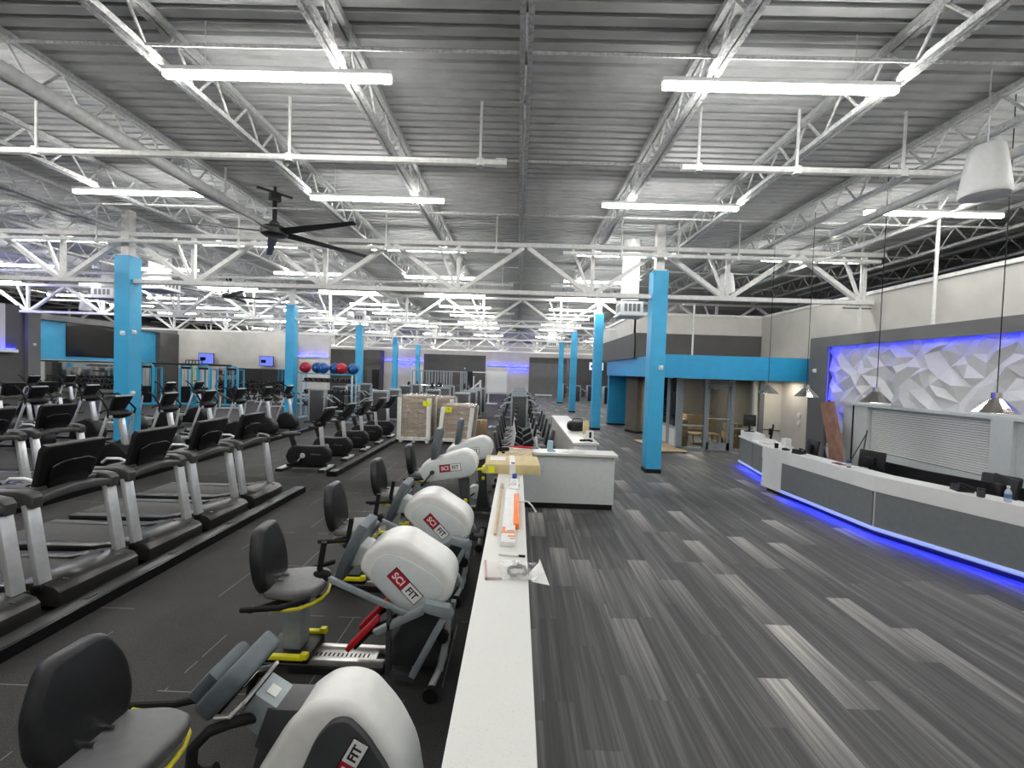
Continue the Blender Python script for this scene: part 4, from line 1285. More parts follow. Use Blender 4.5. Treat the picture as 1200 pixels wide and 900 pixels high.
def stepper(name, label, loc, rz=0.0, turn=0.0):
    """seated stepper: white sloping shell, linkage arms, foot plates; local x = world X + 1.3"""
    t = thing(name, label, 'exercise machine', loc, rz, 'white seated steppers along the low wall')
    seat_unit(t, -0.42, turn)
    slide_rail(t, -0.66, 0.32)
    mb = MB()
    P = [(0.13, 0.86), (0.17, 0.99), (0.30, 1.075), (0.40, 1.10), (0.50, 1.085), (0.80, 0.90), (0.86, 0.81), (0.86, 0.70), (0.82, 0.63), (0.54, 0.51), (0.42, 0.57)]
    mb.prism(rounded(P, 0.05, 3), 'y', -0.18, 0.18, 0.045, 4)
    sh = part('shell', mb, M['shroud_top'], t, 'white sloping machine shell', angle=50)
    mb = MB()
    P2 = [(0.22, 0.84), (0.28, 0.96), (0.36, 1.0), (0.5, 0.96), (0.72, 0.84), (0.79, 0.76), (0.78, 0.68), (0.53, 0.55), (0.44, 0.60)]
    for s in (-1, 1):
        mb = MB(); mb.prism(rounded(P2, 0.05, 3), 'y', s * 0.165, s * 0.186, 0.006); part('side_cover', mb, M['shroud'], sh, 'pale grey side cover')
    mb = MB(); mb.prism([(0.04, 0.84), (0.16, 0.86), (0.22, 0.98), (0.10, 1.02)], 'y', -0.10, 0.10, 0.02, 3); part('neck', mb, M['shroud'], t)
    T = Matrix.Translation((0.05, 0, 0.96)) @ Matrix.Rotation(0.42, 4, 'Y')
    mb = MB(); mb.prism([(-0.10, -0.24), (0.10, -0.24), (0.18, -0.1), (0.18, 0.16), (0.13, 0.24), (-0.13, 0.24), (-0.18, 0.16), (-0.18, -0.1)], 'x', -0.04, 0.04, 0.018, 3)
    c = part('console', xf(mb, T), M['slate'], t, 'slate grey console')
    mb = MB(); mb.box((-0.042, 0, 0.06), (0.004, 0.22, 0.16)); part('screen', xf(mb, T), M['screen'], c, smooth=False)
    mb = MB(); mb.prism([(0.36, 0.66), (0.52, 0.60), (0.80, 0.70), (0.80, 0.30), (0.72, 0.08), (0.40, 0.08), (0.34, 0.2), (0.48, 0.45)], 'y', -0.12, 0.12, 0.02); part('drive_case', mb, M['charcoal'], t)
    for s in (-1, 1):
        y = s * 0.24
        mb = MB(); mb.bar((-0.06, y + s * 0.02, 0.83), (0.52, y, 0.575), 0.034, 0.04, 0.006); mb.bar((0.41, y, 0.60), (0.60, y, 0.57), 0.02, 0.02)
        part('arm_lever', mb, M['silver_paint'], t, 'grey arm lever')
        mb = MB(); mb.tube([(-0.05, y + s * 0.02, 0.82), (-0.10, y + s * 0.02, 0.86), (-0.12, y + s * 0.02, 0.90), (-0.09, y + s * 0.02, 1.10)], 0.022, 8); mb.ball((-0.10, y + s * 0.02, 0.86), (0.07, 0.035, 0.03), 10, 6)
        part('grip', mb, M['rubber'], t, 'black hand grip')
        mb = MB(); mb.prism([(0.28, 0.44), (0.32, 0.41), (0.66, 0.58), (0.68, 0.64), (0.64, 0.64)], 'y', y - 0.025, y + 0.025, 0.008)
        mb.prism([(0.64, 0.63), (0.67, 0.68), (0.85, 0.65), (0.88, 0.59), (0.86, 0.555), (0.68, 0.60)], 'y', y - 0.04, y + 0.04, 0.012)
        part('rocker_link', mb, M['silver_paint'], t, 'grey rocker link')
        mb = MB(); mb.bar((0.82, y, 0.58), (0.58, y, 0.10), 0.045, 0.05, 0.006); part('rear_strut', mb, M['silver_paint'], t)
        mb = MB(); mb.bar((0.40, y, 0.62), (0.40, y, 0.12), 0.035, 0.05, 0.006); mb.bar((0.40, y, 0.12), (0.60, y, 0.08), 0.04, 0.04); part('upright_strut', mb, M['charcoal'], t)
        T = Matrix.Translation((0.18, s * 0.14, 0.36)) @ Matrix.Rotation(0.75, 4, 'Y')
        mb = MB(); mb.prism([(-0.05, -0.17), (0.05, -0.17), (0.045, 0.15), (-0.03, 0.17), (-0.045, 0.15)], 'x', -0.02, 0.02, 0.008); mb.v = [(p[0], p[1], p[2]) for p in mb.v]
        pd = part('foot_plate', xf(mb, T), M['red'], t, 'red foot plate')
        mb = MB(); mb.box((0.03, 0, 0), (0.03, 0.07, 0.26), 0.006); part('sole', xf(mb, T), M['rubber'], pd)
        mb = MB(); mb.bar((0.20, s * 0.14, 0.34), (0.42, s * 0.12, 0.5), 0.035, 0.03); part('foot_lever_arm', mb, M['black_metal'], t)
    mb = MB(); mb.tube([(0.55, -0.1, 0.08), (0.60, -0.02, 0.1), (0.62, 0.02, 0.1), (0.55, 0.1, 0.08)], 0.02, 8)
    mb.tube([(0.73, -0.34, 0.07), (0.76, -0.2, 0.09), (0.78, 0, 0.1), (0.76, 0.2, 0.09), (0.73, 0.34, 0.07)], 0.026, 10); mb.bar((0.77, 0, 0.1), (0.6, 0, 0.12), 0.06, 0.05); mb.bar((0.83, -0.1, 0.50), (0.78, -0.16, 0.1), 0.04, 0.04); mb.bar((0.83, 0.1, 0.50), (0.78, 0.16, 0.1), 0.04, 0.04)
    part('front_foot', mb, M['silver'], t, 'chromed front foot')
    for s in (-1, 1):
        mb = MB(); mb.tube([(0.745, s * 0.36 - 0.02, 0.06), (0.745, s * 0.36 + 0.02, 0.06)], 0.055, 16); part('wheel', mb, M['rubber'], t)
        mb = MB(); mb.tube([(0.80, s * 0.22 - 0.02, 0.40), (0.80, s * 0.22 + 0.02, 0.40)], 0.045, 14); part('wheel', mb, M['rubber'], t)
    scifit_logo(t, 0.50, -0.189, 0.755, -0.80, 0.088)
    return t
stepper('seated_stepper', 'white seated stepper with grey arm levers, nearest machine with its whole seat in view', (-1.3, 3.36, 0), 0.0, 0.12)
stepper('seated_stepper', 'white seated stepper, the second sloping white machine from the camera', (-1.3, 4.6, 0), 0.0, 0.05)

def arm_cycle(label, loc, lift=0.0, turn=0.0, tilt=0.0):
    t = thing('arm_cycle', label, 'exercise machine', loc, 0, 'oval-shelled arm cycles along the low wall')
    seat_unit(t, -0.42, turn); slide_rail(t, -0.66, 0.32)
    z0 = lift
    c0, c1, r0, r1 = (0.12, 1.0), (0.56, 1.12), 0.155, 0.19
    a = math.atan2(c1[1] - c0[1], c1[0] - c0[0])
    P = rpoly(c1, r1, a - PI / 2, a + PI / 2, 10) + rpoly(c0, r0, a + PI / 2, a + 3 * PI / 2, 10)
    mb = MB(); mb.prism([(p[0], p[1] + z0) for p in P], 'y', -0.13, 0.13, 0.03, 3); sh = part('shell', mb, M['shroud_top'], t, 'white oval machine shell', angle=50)
    P = rpoly(c1, r1 - 0.025, a - PI / 2, a + PI / 2, 10) + rpoly(c0, r0 - 0.025, a + PI / 2, a + 3 * PI / 2, 10)
    for s in (-1, 1):
        mb = MB(); mb.prism([(p[0], p[1] + z0) for p in P], 'y', s * 0.125, s * 0.142, 0.004); part('side_cover', mb, M['shroud'], sh, 'pale grey side cover')
    for s in (-1, 1):
        d = 1 if s > 0 else -1
        mb = MB(); mb.cyl((0.14, s * 0.13, 1.0 + z0), (0.14, s * 0.18, 1.0 + z0), 0.03); mb.bar((0.14, s * 0.175, 1.0 + z0), (0.14 + d * 0.10, s * 0.175, 1.0 + z0 + d * 0.13), 0.035, 0.02)
        c = part('crank', mb, M['charcoal'], t, 'dark hand crank')
        mb = MB(); mb.tube([(0.14 + d * 0.10, s * 0.17, 1.0 + z0 + d * 0.13), (0.14 + d * 0.10, s * 0.33, 1.0 + z0 + d * 0.13)], 0.022, 8); part('grip', mb, M['rubber'], c)
    T = Matrix.Translation((0.17, 0, 1.36 + z0)) @ Matrix.Rotation(0.12, 4, 'Y')
    mb = MB(); mb.prism([(-0.10, -0.25), (0.10, -0.25), (0.17, -0.08), (0.15, 0.17), (0.10, 0.23), (-0.10, 0.23), (-0.15, 0.17), (-0.17, -0.08)], 'x', -0.04, 0.04, 0.018, 3)
    c = part('console', xf(mb, T), M['slate'], t, 'slate grey console')
    mb = MB(); mb.box((-0.042, 0, 0.06), (0.004, 0.2, 0.16)); part('screen', xf(mb, T), M['screen'], c, smooth=False)
    mb = MB(); mb.prism([(0.48, 0.95), (0.62, 0.95), (0.66, 0.45), (0.72, 0.1), (0.48, 0.1), (0.52, 0.45)], 'y', -0.07, 0.07, 0.02); part('column', mb, M['charcoal'], t, 'dark column')
    mb = MB(); mb.span((0.22, -0.06, 0.04), (0.85, 0.06, 0.11), 0.01); mb.span((0.78, -0.32, 0.03), (0.85, 0.32, 0.09), 0.01); part('base_frame', mb, M['charcoal'], t)
    mb = MB(); mb.lathe([(0.11, -0.06), (0.13, 0), (0.11, 0.06)], 18, mtx((0.46, 0, 0.36), (PI / 2, 0, 0))); part('pedal_drive', mb, M['shroud'], t)
    for s in (-1, 1):
        mb = MB(); mb.box((0.42 + s * 0.1, s * 0.17, 0.36 + s * 0.1), (0.12, 0.09, 0.03), 0.008, (0, 0.6, 0)); mb.bar((0.46, s * 0.1, 0.36), (0.42 + s * 0.1, s * 0.12, 0.36 + s * 0.1), 0.03, 0.02); part('pedal', mb, M['black'], t)
        mb = MB(); mb.tube([(0.815, s * 0.32 - 0.02, 0.05), (0.815, s * 0.32 + 0.02, 0.05)], 0.05, 14); part('wheel', mb, M['rubber'], t)
        mb = MB(); mb.box((0.60, s * 0.12, 0.62), (0.05, 0.04, 0.05), 0.01); part('lever', mb, M['yellow'], t, 'yellow lever')
    scifit_logo(t, 0.38, -0.147, 1.07 + z0, 0.14, 0.085)
    return t
arm_cycle('white oval-shelled arm cycle with a slate console, in front of the wrapped pallets', (-1.26, 5.9, 0))
arm_cycle('white oval-shelled arm cycle half hidden behind the other oval one', (-1.12, 7.15, 0), 0.0, 0.1)

def recumbent_near(loc):
    t = thing('recumbent_bike', 'white and grey recumbent bike in the bottom left corner, nearest the camera', 'exercise bike', loc)
    seat_unit(t, -0.55, -0.05, 0.12); slide_rail(t, -0.66, 0.32)
    P = [(0.10, 0.10), (0.10, 0.40), (0.19, 0.58), (0.32, 0.80), (0.44, 0.89), (0.54, 0.905), (0.64, 0.88), (0.77, 0.74), (0.86, 0.57), (0.90, 0.35), (0.90, 0.10)]
    mb = MB(); mb.prism(rounded(P, 0.07, 4), 'y', -0.135, 0.135, 0.04, 4); sh = part('shell', mb, M['shroud_top'], t, 'white domed machine shell', angle=50)
    P2 = [(0.36, 0.12), (0.38, 0.56), (0.46, 0.76), (0.53, 0.84), (0.60, 0.85), (0.68, 0.78), (0.79, 0.62), (0.84, 0.42), (0.86, 0.12)]
    for s in (-1, 1):
        mb = MB(); mb.prism(rounded(P2, 0.05, 4), 'y', s * 0.12, s * 0.165, 0.014); part('side_cover', mb, M['charcoal'], sh, 'dark grey side cover')
    mb = MB(); mb.prism([(0.20, 0.82), (0.42, 0.82), (0.40, 0.66), (0.26, 0.55), (0.14, 0.64)], 'y', -0.085, 0.085, 0.01); mb.prism([(0.10, 0.42), (0.16, 0.66), (0.30, 0.66), (0.26, 0.42)], 'y', -0.07, 0.07, 0.01)
    part('neck', mb, M['charcoal'], t)
    mb = MB(); mb.prism([(0.05, 0.76), (0.14, 0.88), (0.24, 0.82), (0.15, 0.68)], 'y', -0.075, 0.075, 0.008); nk = part('collar', mb, M['silver_paint'], t, 'grey collar with a white sticker')
    mb = MB(); mb.box((0.192, -0.01, 0.853), (0.05, 0.055, 0.003), 0, (0, 0.54, 0)); part('sticker', mb, M['paper'], nk, smooth=False)
    T = Matrix.Translation((0.03, 0, 0.915)) @ Matrix.Rotation(0.72, 4, 'Y')
    mb = MB(); mb.prism(rounded([(-0.14, -0.15), (0.14, -0.15), (0.18, 0.0), (0.16, 0.12), (0.1, 0.15), (-0.1, 0.15), (-0.16, 0.12), (-0.18, 0.0)], 0.04), 'x', -0.06, 0.035, 0.02, 3); mb.prism([(-0.09, -0.16), (0.09, -0.16), (0.12, 0.02), (-0.12, 0.02)], 'x', -0.12, -0.05, 0.02, 2)
    c = part('console', xf(mb, T), M['slate'], t, 'dark console leaning back')
    mb = MB(); mb.box((0.038, 0, 0.02), (0.004, 0.24, 0.18), 0.002); mb.box((0.04, 0.0, -0.1), (0.02, 0.2, 0.06), 0.008); part('back_cover', xf(mb, T), M['black_gloss'], c)
    mb = MB(); mb.box((0.041, -0.09, 0.10), (0.003, 0.05, 0.05)); part('sticker', xf(mb, T), M['paper'], c, smooth=False)
    mb = MB(); mb.tube([tuple(T @ Vector(p)) for p in ((0.04, -0.15, -0.08), (0.085, -0.16, -0.02), (0.09, -0.13, 0.04), (0.09, 0.13, 0.04), (0.085, 0.16, -0.02), (0.04, 0.15, -0.08))], 0.011, 8); part('holder_bar', mb, M['alu'], c)
    mb = MB()
    for s in (-1, 1):
        mb.tube([(0.13, s * 0.06, 0.76), (0.08, s * 0.14, 0.80), (0.01, s * 0.19, 0.80), (-0.045, s * 0.21, 0.74), (-0.055, s * 0.205, 0.65), (-0.04, s * 0.18, 0.60), (0.0, s * 0.165, 0.595), (0.025, s * 0.16, 0.61)], 0.024, 10)
    part('handlebar', mb, M['rubber'], t, 'black looped handlebar')
    for s in (-1, 1):
        mb = MB(); mb.bar((0.52, s * 0.17, 0.4), (0.52 + s * 0.12, s * 0.19, 0.4 + s * 0.1), 0.03, 0.02); mb.box((0.52 + s * 0.12, s * 0.25, 0.4 + s * 0.1), (0.1, 0.09, 0.03), 0.008); part('pedal', mb, M['black'], t)
    mb = MB(); mb.span((0.2, -0.3, 0), (0.28, 0.3, 0.07), 0.01); mb.span((0.80, -0.3, 0), (0.88, 0.3, 0.07), 0.01); mb.span((0.2, -0.1, 0.03), (0.88, 0.1, 0.1)); part('base_frame', mb, M['black_metal'], t)
    scifit_logo(t, 0.615, -0.168, 0.66, 1.08, 0.068)
recumbent_near((-1.3, 1.98, 0))

# ------------------------------------------------------------------ treadmills
def treadmill(label, loc, group):
    t = thing('treadmill', label, 'treadmill', loc, 0, group)
    mb = MB(); mb.span((-1.85, -0.40, 0.06), (-0.05, 0.40, 0.16), 0.015); part('deck_frame', mb, M['black_metal'], t)
    mb = MB(); mb.span((-1.83, -0.27, 0.161), (-0.28, 0.27, 0.19), 0.012); part('running_belt', mb, M['belt'], t, 'grey running belt')
    for s in (-1, 1):
        mb = MB(); mb.prism([(-1.84, 0.15), (-1.84, 0.185), (-0.5, 0.205), (-0.34, 0.235), (-0.2, 0.235), (-0.2, 0.15)], 'y', s * 0.27, s * 0.415, 0.008); part('side_rail', mb, M['hood'], t)
    mb = MB(); mb.prism([(-0.36, 0.05), (-0.36, 0.20), (-0.26, 0.255), (-0.02, 0.285), (0.14, 0.24), (0.19, 0.19), (0.19, 0.05)], 'y', -0.42, 0.42, 0.02); h = part('motor_hood', mb, M['hood'], t, 'dark motor hood')
    mb = MB()
    for s in (-1, 1):
        mb.bar((-0.10, s * 0.27, 0.281), (0.12, s * 0.27, 0.252), 0.02, 0.004)
    part('groove', mb, M['black_gloss'], h, smooth=False)
    mb = MB()
    for x in (-1.75, 0.1):
        for s in (-1, 1):
            mb.cyl((x, s * 0.34, 0), (x, s * 0.34, 0.07), 0.035, 10)
    part('levelling_foot', mb, M['rubber'], t)
    for s in (-1, 1):
        mb = MB(); mb.bar((0.0, s * 0.385, 0.23), (-0.13, s * 0.385, 1.02), 0.06, 0.115, 0.012); p = part('post', mb, M['silver'], t, 'silver upright post')
        mb = MB(); mb.bar((0.008, s * 0.385, 0.2), (0.0, s * 0.385, 0.27), 0.08, 0.14, 0.01); part('post_boot', mb, M['black'], p)
        # side arm with rounded front end
        mb = MB(); mb.prism([(-0.06, 0.98), (-0.05, 1.08), (-0.09, 1.125), (-0.20, 1.145), (-0.56, 1.13), (-0.60, 1.10), (-0.56, 1.07), (-0.24, 1.05), (-0.20, 0.98)], 'y', s * 0.33, s * 0.44, 0.02, 3); part('side_arm', mb, M['bar_grey'], t, 'grey side arm')
        mb = MB(); mb.tube([(-0.26, s * 0.2, 1.15), (-0.36, s * 0.22, 1.2), (-0.5, s * 0.24, 1.2), (-0.56, s * 0.24, 1.15)], 0.017, 8); part('grab_bar', mb, M['silver'], t, 'silver grab bar')
    mb = MB()
    pts = [(-0.42, 1.05), (-0.21, 1.105), (0, 1.125), (0.21, 1.105), (0.42, 1.05)]
    lo = [(y, z - 0.10 - 0.02 * (1 - abs(y) / 0.42)) for y, z in pts][::-1]
    mb.prism([(-0.43, 1.06)] + pts[1:-1] + [(0.43, 1.06)] + [(0.43, 0.99), (0.2, 1.02), (0, 1.03), (-0.2, 1.02), (-0.43, 0.99)], 'x', -0.20, -0.06, 0.025, 3); part('cross_bar', mb, M['bar_grey'], t, 'arched grey cross bar')
    mb = MB(); mb.box((-0.32, 0, 1.11), (0.28, 0.62, 0.05), 0.015); tr = part('tray', mb, M['charcoal'], t)
    mb = MB()
    for s in (-1, 1):
        mb.lathe([(0.045, 0), (0.05, 0.004), (0.04, 0.006), (0.038, -0.002)], 16, mtx((-0.30, s * 0.22, 1.136)))
    part('cup_holder', mb, M['black_gloss'], tr)
    T = Matrix.Translation((-0.17, 0, 1.33)) @ Matrix.Rotation(0.33, 4, 'Y')
    mb = MB(); mb.prism([(-0.26, -0.24), (0.26, -0.24), (0.31, 0.17), (0.29, 0.23), (-0.29, 0.23), (-0.31, 0.17)], 'x', -0.035, 0.035, 0.015, 3); c = part('console', xf(mb, T), M['black'], t, 'black console')
    mb = MB(); mb.prism([(-0.19, -0.22), (0.19, -0.22), (0.22, 0.02), (0.12, 0.07), (-0.12, 0.07), (-0.22, 0.02)], 'x', 0.03, 0.075, 0.015, 3); part('back_cover', xf(mb, T), M['black_gloss'], c)
    mb = MB(); mb.box((-0.037, 0, 0.03), (0.004, 0.44, 0.3)); part('screen', xf(mb, T), M['screen'], c, smooth=False)
    return t
ROWA = 'treadmills of the front row on the left'
tm0 = treadmill('black treadmill with silver posts, nearest of the front row and cut by the left edge', (-4.42, 3.32, 0), ROWA)
for k, q in ((1, 'second from the camera in the front row'), (2, 'third from the camera in the front row'), (3, 'fourth from the camera in the front row'), (4, 'last and farthest of the front row')):
    copy_tree(tm0, (-4.42, 3.32 + 0.985 * k, 0), 0, 'black treadmill with silver posts, ' + q)
for k, q in enumerate(('nearest of the second row at the left edge', 'second in the second row', 'farthest of the second row')):
    copy_tree(tm0, (-8.2, 5.65 + 0.985 * k, 0), 0, 'black treadmill with silver posts, ' + q, 'treadmills of the second row on the left')
def raceway(x, y0, y1, label):
    t = thing('floor_duct', label, 'floor duct', (x, y0, 0))
    mb = MB(); mb.span((-0.11, 0, 0), (0.11, y1 - y0, 0.105), 0.004); part('cover', mb, M['black_gloss'], t, smooth=False)
    mb = MB(); mb.span((-0.075, 0.02, 0.105), (0.085, y1 - y0 - 0.02, 0.109)); part('top_plate', mb, M['hood'], t, smooth=False)
    n = int((y1 - y0) / 1.0)
    for k in range(n):
        mb = MB(); mb.box((0.0, 0.6 + k, 0.112), (0.07, 0.11, 0.01), 0.003); part('socket_plate', mb, M['charcoal'], t)
    return t
raceway(-4.06, 2.4, 7.98, 'black floor duct along the front of the nearest treadmills')
raceway(-7.66, 4.4, 15.9, 'black floor duct along the cross trainers, ending beside the upright bikes')
raceway(-3.98, 9.15, 14.6, 'black floor duct in front of the upright bikes')

# ------------------------------------------------------------------ cross trainers
def cross_trainer(label, loc, group, rz=0.0):
    t = thing('cross_trainer', label, 'cross trainer', loc, rz, group)
    mb = MB(); mb.span((-1.55, -0.05, 0.05), (0.2, 0.05, 0.12), 0.01); mb.span((-1.6, -0.3, 0.0), (-1.52, 0.3, 0.08), 0.015); mb.span((0.12, -0.33, 0.0), (0.2, 0.33, 0.08), 0.015); part('base_frame', mb, M['black_metal'], t)
    mb = MB(); mb.prism([(-0.62, 0.10), (0.20, 0.10), (0.26, 0.22), (0.22, 0.42), (0.08, 0.60), (-0.12, 0.68), (-0.36, 0.60), (-0.58, 0.40)], 'y', -0.16, 0.16, 0.05, 3); part('drive_shell', mb, M['black'], t, 'black drive shell')
    mb = MB(); mb.bar((0.04, 0, 0.5), (-0.10, 0, 1.28), 0.075, 0.12, 0.015); part('post', mb, M['silver'], t, 'silver upright post')
    mb = MB(); mb.ball((-0.10, 0, 1.26), (0.17, 0.24, 0.10), 16, 8); part('pivot_cover', mb, M['black'], t)
    T = Matrix.Translation((-0.10, 0, 1.49)) @ Matrix.Rotation(0.45, 4, 'Y') @ Matrix.Diagonal((0.9, 0.84, 0.84, 1))
    mb = MB(); mb.prism([(-0.19, -0.2), (0.19, -0.2), (0.25, 0.14), (0.23, 0.19), (-0.23, 0.19), (-0.25, 0.14)], 'x', -0.03, 0.04, 0.014, 3); c = part('console', xf(mb, T), M['black'], t)
    mb = MB(); mb.box((-0.032, 0, 0.02), (0.004, 0.36, 0.26)); part('screen', xf(mb, T), M['screen'], c, smooth=False)
    mb = MB(); mb.box((0.0, 0, 0.195), (0.07, 0.44, 0.012), 0.004); part('top_edge', xf(mb, T), M['silver_paint'], c)
    for s in (-1, 1):
        y = s * 0.29
        mb = MB(); mb.bar((-0.08, s * 0.2, 1.22), (-0.08, y, 1.22), 0.05, 0.05); mb.bar((-0.08, y, 1.24), (-0.30 + s * 0.08, y, 0.42), 0.035, 0.055, 0.008); part('arm_link', mb, M['silver'], t, 'silver arm link')
        mb = MB(); mb.tube([(-0.08, y, 1.2), (-0.05, y + s * 0.02, 1.34), (-0.22 - s * 0.05, y + s * 0.02, 1.55), (-0.38 - s * 0.05, y, 1.66), (-0.44 - s * 0.05, y - s * 0.02, 1.64)], 0.02, 8); part('moving_grip', mb, M['rubber'], t)
        mb = MB(); mb.bar((-0.30 + s * 0.08, y, 0.42 + s * 0.03), (-1.45, y, 0.30 - s * 0.10), 0.05, 0.07, 0.012); part('pedal_rail', mb, M['silver'], t, 'silver pedal rail')
        mb = MB(); mb.box((-0.95 + s * 0.1, y, 0.42 - s * 0.03), (0.42, 0.17, 0.05), 0.02, (0, 0.06, 0)); mb.box((-0.75 + s * 0.1, y, 0.46 - s * 0.03), (0.04, 0.17, 0.08), 0.01); part('pedal', mb, M['black'], t)
        mb = MB(); mb.lathe([(0.02, -0.02), (0.17, -0.02), (0.17, 0.02), (0.02, 0.02)], 18, mtx((-1.42, s * 0.22, 0.27), (PI / 2, 0, 0))); part('rear_wheel_cover', mb, M['black'], t)
        mb = MB(); mb.tube([(-0.13, s * 0.1, 1.3), (-0.28, s * 0.16, 1.33), (-0.34, s * 0.2, 1.28)], 0.016, 8); part('fixed_grip', mb, M['rubber'], t)
    return t
RB = 'cross trainers in the second row on the left'
ys = [8.85, 10.1, 11.4, 12.7, 14.1, 15.45]
ct0 = cross_trainer('black cross trainer with a silver post, nearest of the second row by the blue column', (-8.25, ys[0], 0), RB)
for k, q in enumerate(('just right of the nearest blue column', 'third in the second row of machines', 'fourth in the second row of machines',
                       'fifth in the second row of machines', 'last of its row before the second column')):
    copy_tree(ct0, (-8.25, ys[k + 1], 0), 0, 'black cross trainer with a silver post, ' + q)
for k in range(7):
    copy_tree(ct0, (-12.2, 8.0 + 1.38 * k, 0), 0, 'black cross trainer, %s from the camera in the third row at the left' % ORD[k], 'cross trainers in the third row on the left')
for k in range(6):
    copy_tree(tm0, (-16.2, 9.6 + 1.0 * k, 0), 0, 'black treadmill, %s from the camera in the far left row' % ORD[k], 'treadmills of the fourth row at the far left')
for k in range(5):
    copy_tree(ct0, (-19.2, 12.6 + 1.38 * k, 0), 0, 'black cross trainer, %s from the camera in the back row by the left wall' % ORD[k], 'cross trainers of the back row by the left wall')

# ------------------------------------------------------------------ upright bikes
def upright_bike(label, loc, group):
    t = thing('upright_bike', label, 'exercise bike', loc, 0, group)
    mb = MB(); mb.prism([(-0.52, 0.30), (-0.47, 0.16), (-0.36, 0.10), (0.34, 0.10), (0.46, 0.20), (0.50, 0.34), (0.46, 0.46), (0.36, 0.56), (0.05, 0.55), (-0.36, 0.56), (-0.46, 0.46)], 'y', -0.10, 0.10, 0.03, 3); b = part('body', mb, M['black'], t, 'black bike body')
    mb = MB(); mb.bar((-0.33, 0, 0.45), (-0.44, 0, 0.78), 0.07, 0.11, 0.015); part('seat_post', mb, M['black_metal'], t)
    mb = MB(); mb.prism([(-0.60, -0.12), (-0.44, -0.13), (-0.30, -0.05), (-0.22, -0.025), (-0.22, 0.025), (-0.30, 0.05), (-0.44, 0.13), (-0.60, 0.12)], 'z', 0.78, 0.86, 0.03, 3); part('saddle', mb, M['charcoal'], t, 'dark saddle')
    mb = MB(); mb.bar((0.30, 0, 0.5), (0.24, 0, 1.05), 0.07, 0.10, 0.012); part('post', mb, M['silver'], t, 'silver front post')
    mb = MB(); mb.ball((0.22, 0, 1.06), (0.14, 0.17, 0.07), 14, 7); part('pivot_cover', mb, M['black'], t)
    T = Matrix.Translation((0.40, 0, 1.27)) @ Matrix.Rotation(0.4, 4, 'Y')
    mb = MB(); mb.prism([(-0.16, -0.17), (0.16, -0.17), (0.22, 0.13), (0.2, 0.17), (-0.2, 0.17), (-0.22, 0.13)], 'x', -0.05, 0.05, 0.015, 3); mb.bar((-0.1, 0, -0.12), (-0.16, 0, -0.24), 0.08, 0.06); c = part('console', xf(mb, T), M['black'], t)
    mb = MB(); mb.box((-0.052, 0, 0.02), (0.004, 0.32, 0.22)); part('screen', xf(mb, T), M['screen'], c, smooth=False)
    mb = MB()
    for s in (-1, 1):
        mb.tube([(0.22, s * 0.06, 1.08), (0.16, s * 0.22, 1.12), (0.06, s * 0.26, 1.14), (-0.02, s * 0.24, 1.12)], 0.018, 8); mb.tube([(0.2, s * 0.16, 1.1), (0.32, s * 0.22, 1.2), (0.46, s * 0.2, 1.36)], 0.018, 8)
    part('handlebar', mb, M['rubber'], t)
    mb = MB(); mb.box((0.47, 0, 1.44), (0.16, 0.40, 0.03), 0.012, (0, -0.1, 0)); part('reading_rack', mb, M['grey_plastic'], t, 'grey reading rack')
    for s in (-1, 1):
        mb = MB(); mb.lathe([(0.01, 0), (0.06, 0), (0.05, 0.02), (0.01, 0.02)], 14, mtx((-0.12, s * 0.10, 0.33), (s * -PI / 2, 0, 0))); mb.bar((-0.12, s * 0.12, 0.33), (-0.12 + s * 0.1, s * 0.13, 0.33 + s * 0.13), 0.03, 0.02); cr = part('crank', mb, M['silver'], t, 'silver crank')
        mb = MB(); mb.box((-0.12 + s * 0.1, s * 0.19, 0.33 + s * 0.13), (0.1, 0.1, 0.03), 0.008); part('pedal', mb, M['black'], cr)
    for x in (-0.62, 0.34):
        mb = MB(); mb.span((x, -0.27, 0.02), (x + 0.13, 0.27, 0.07), 0.012); f = part('floor_foot', mb, M['silver'], t, 'silver floor foot')
        mb = MB()
        for s in (-1, 1):
            mb.span((x - 0.005, s * 0.29 - 0.03, 0.0), (x + 0.135, s * 0.29 + 0.03, 0.06), 0.01)
        part('foot_cap', mb, M['rubber'], f)
    mb = MB(); mb.span((-0.52, -0.045, 0.05), (0.4, 0.045, 0.12)); part('base_bar', mb, M['black_metal'], t)
    text_part('lettering', 'LifeFitness', 0.055, M['grey_plastic'], b, Matrix.Translation((0.18, -0.102, 0.37)) @ LOGO_Y, 0.001)
    return t
UB = 'upright bikes in the row beside the wrapped pallets'
ub0 = upright_bike('black upright bike with a silver post, nearest of its row, its whole side in view', (-4.75, 9.75, 0), UB)
for k in range(4):
    copy_tree(ub0, (-4.75, 11.0 + 1.25 * k, 0), 0, 'black upright bike with a silver post, %s of its row counting from the camera' % ORD[k + 1])

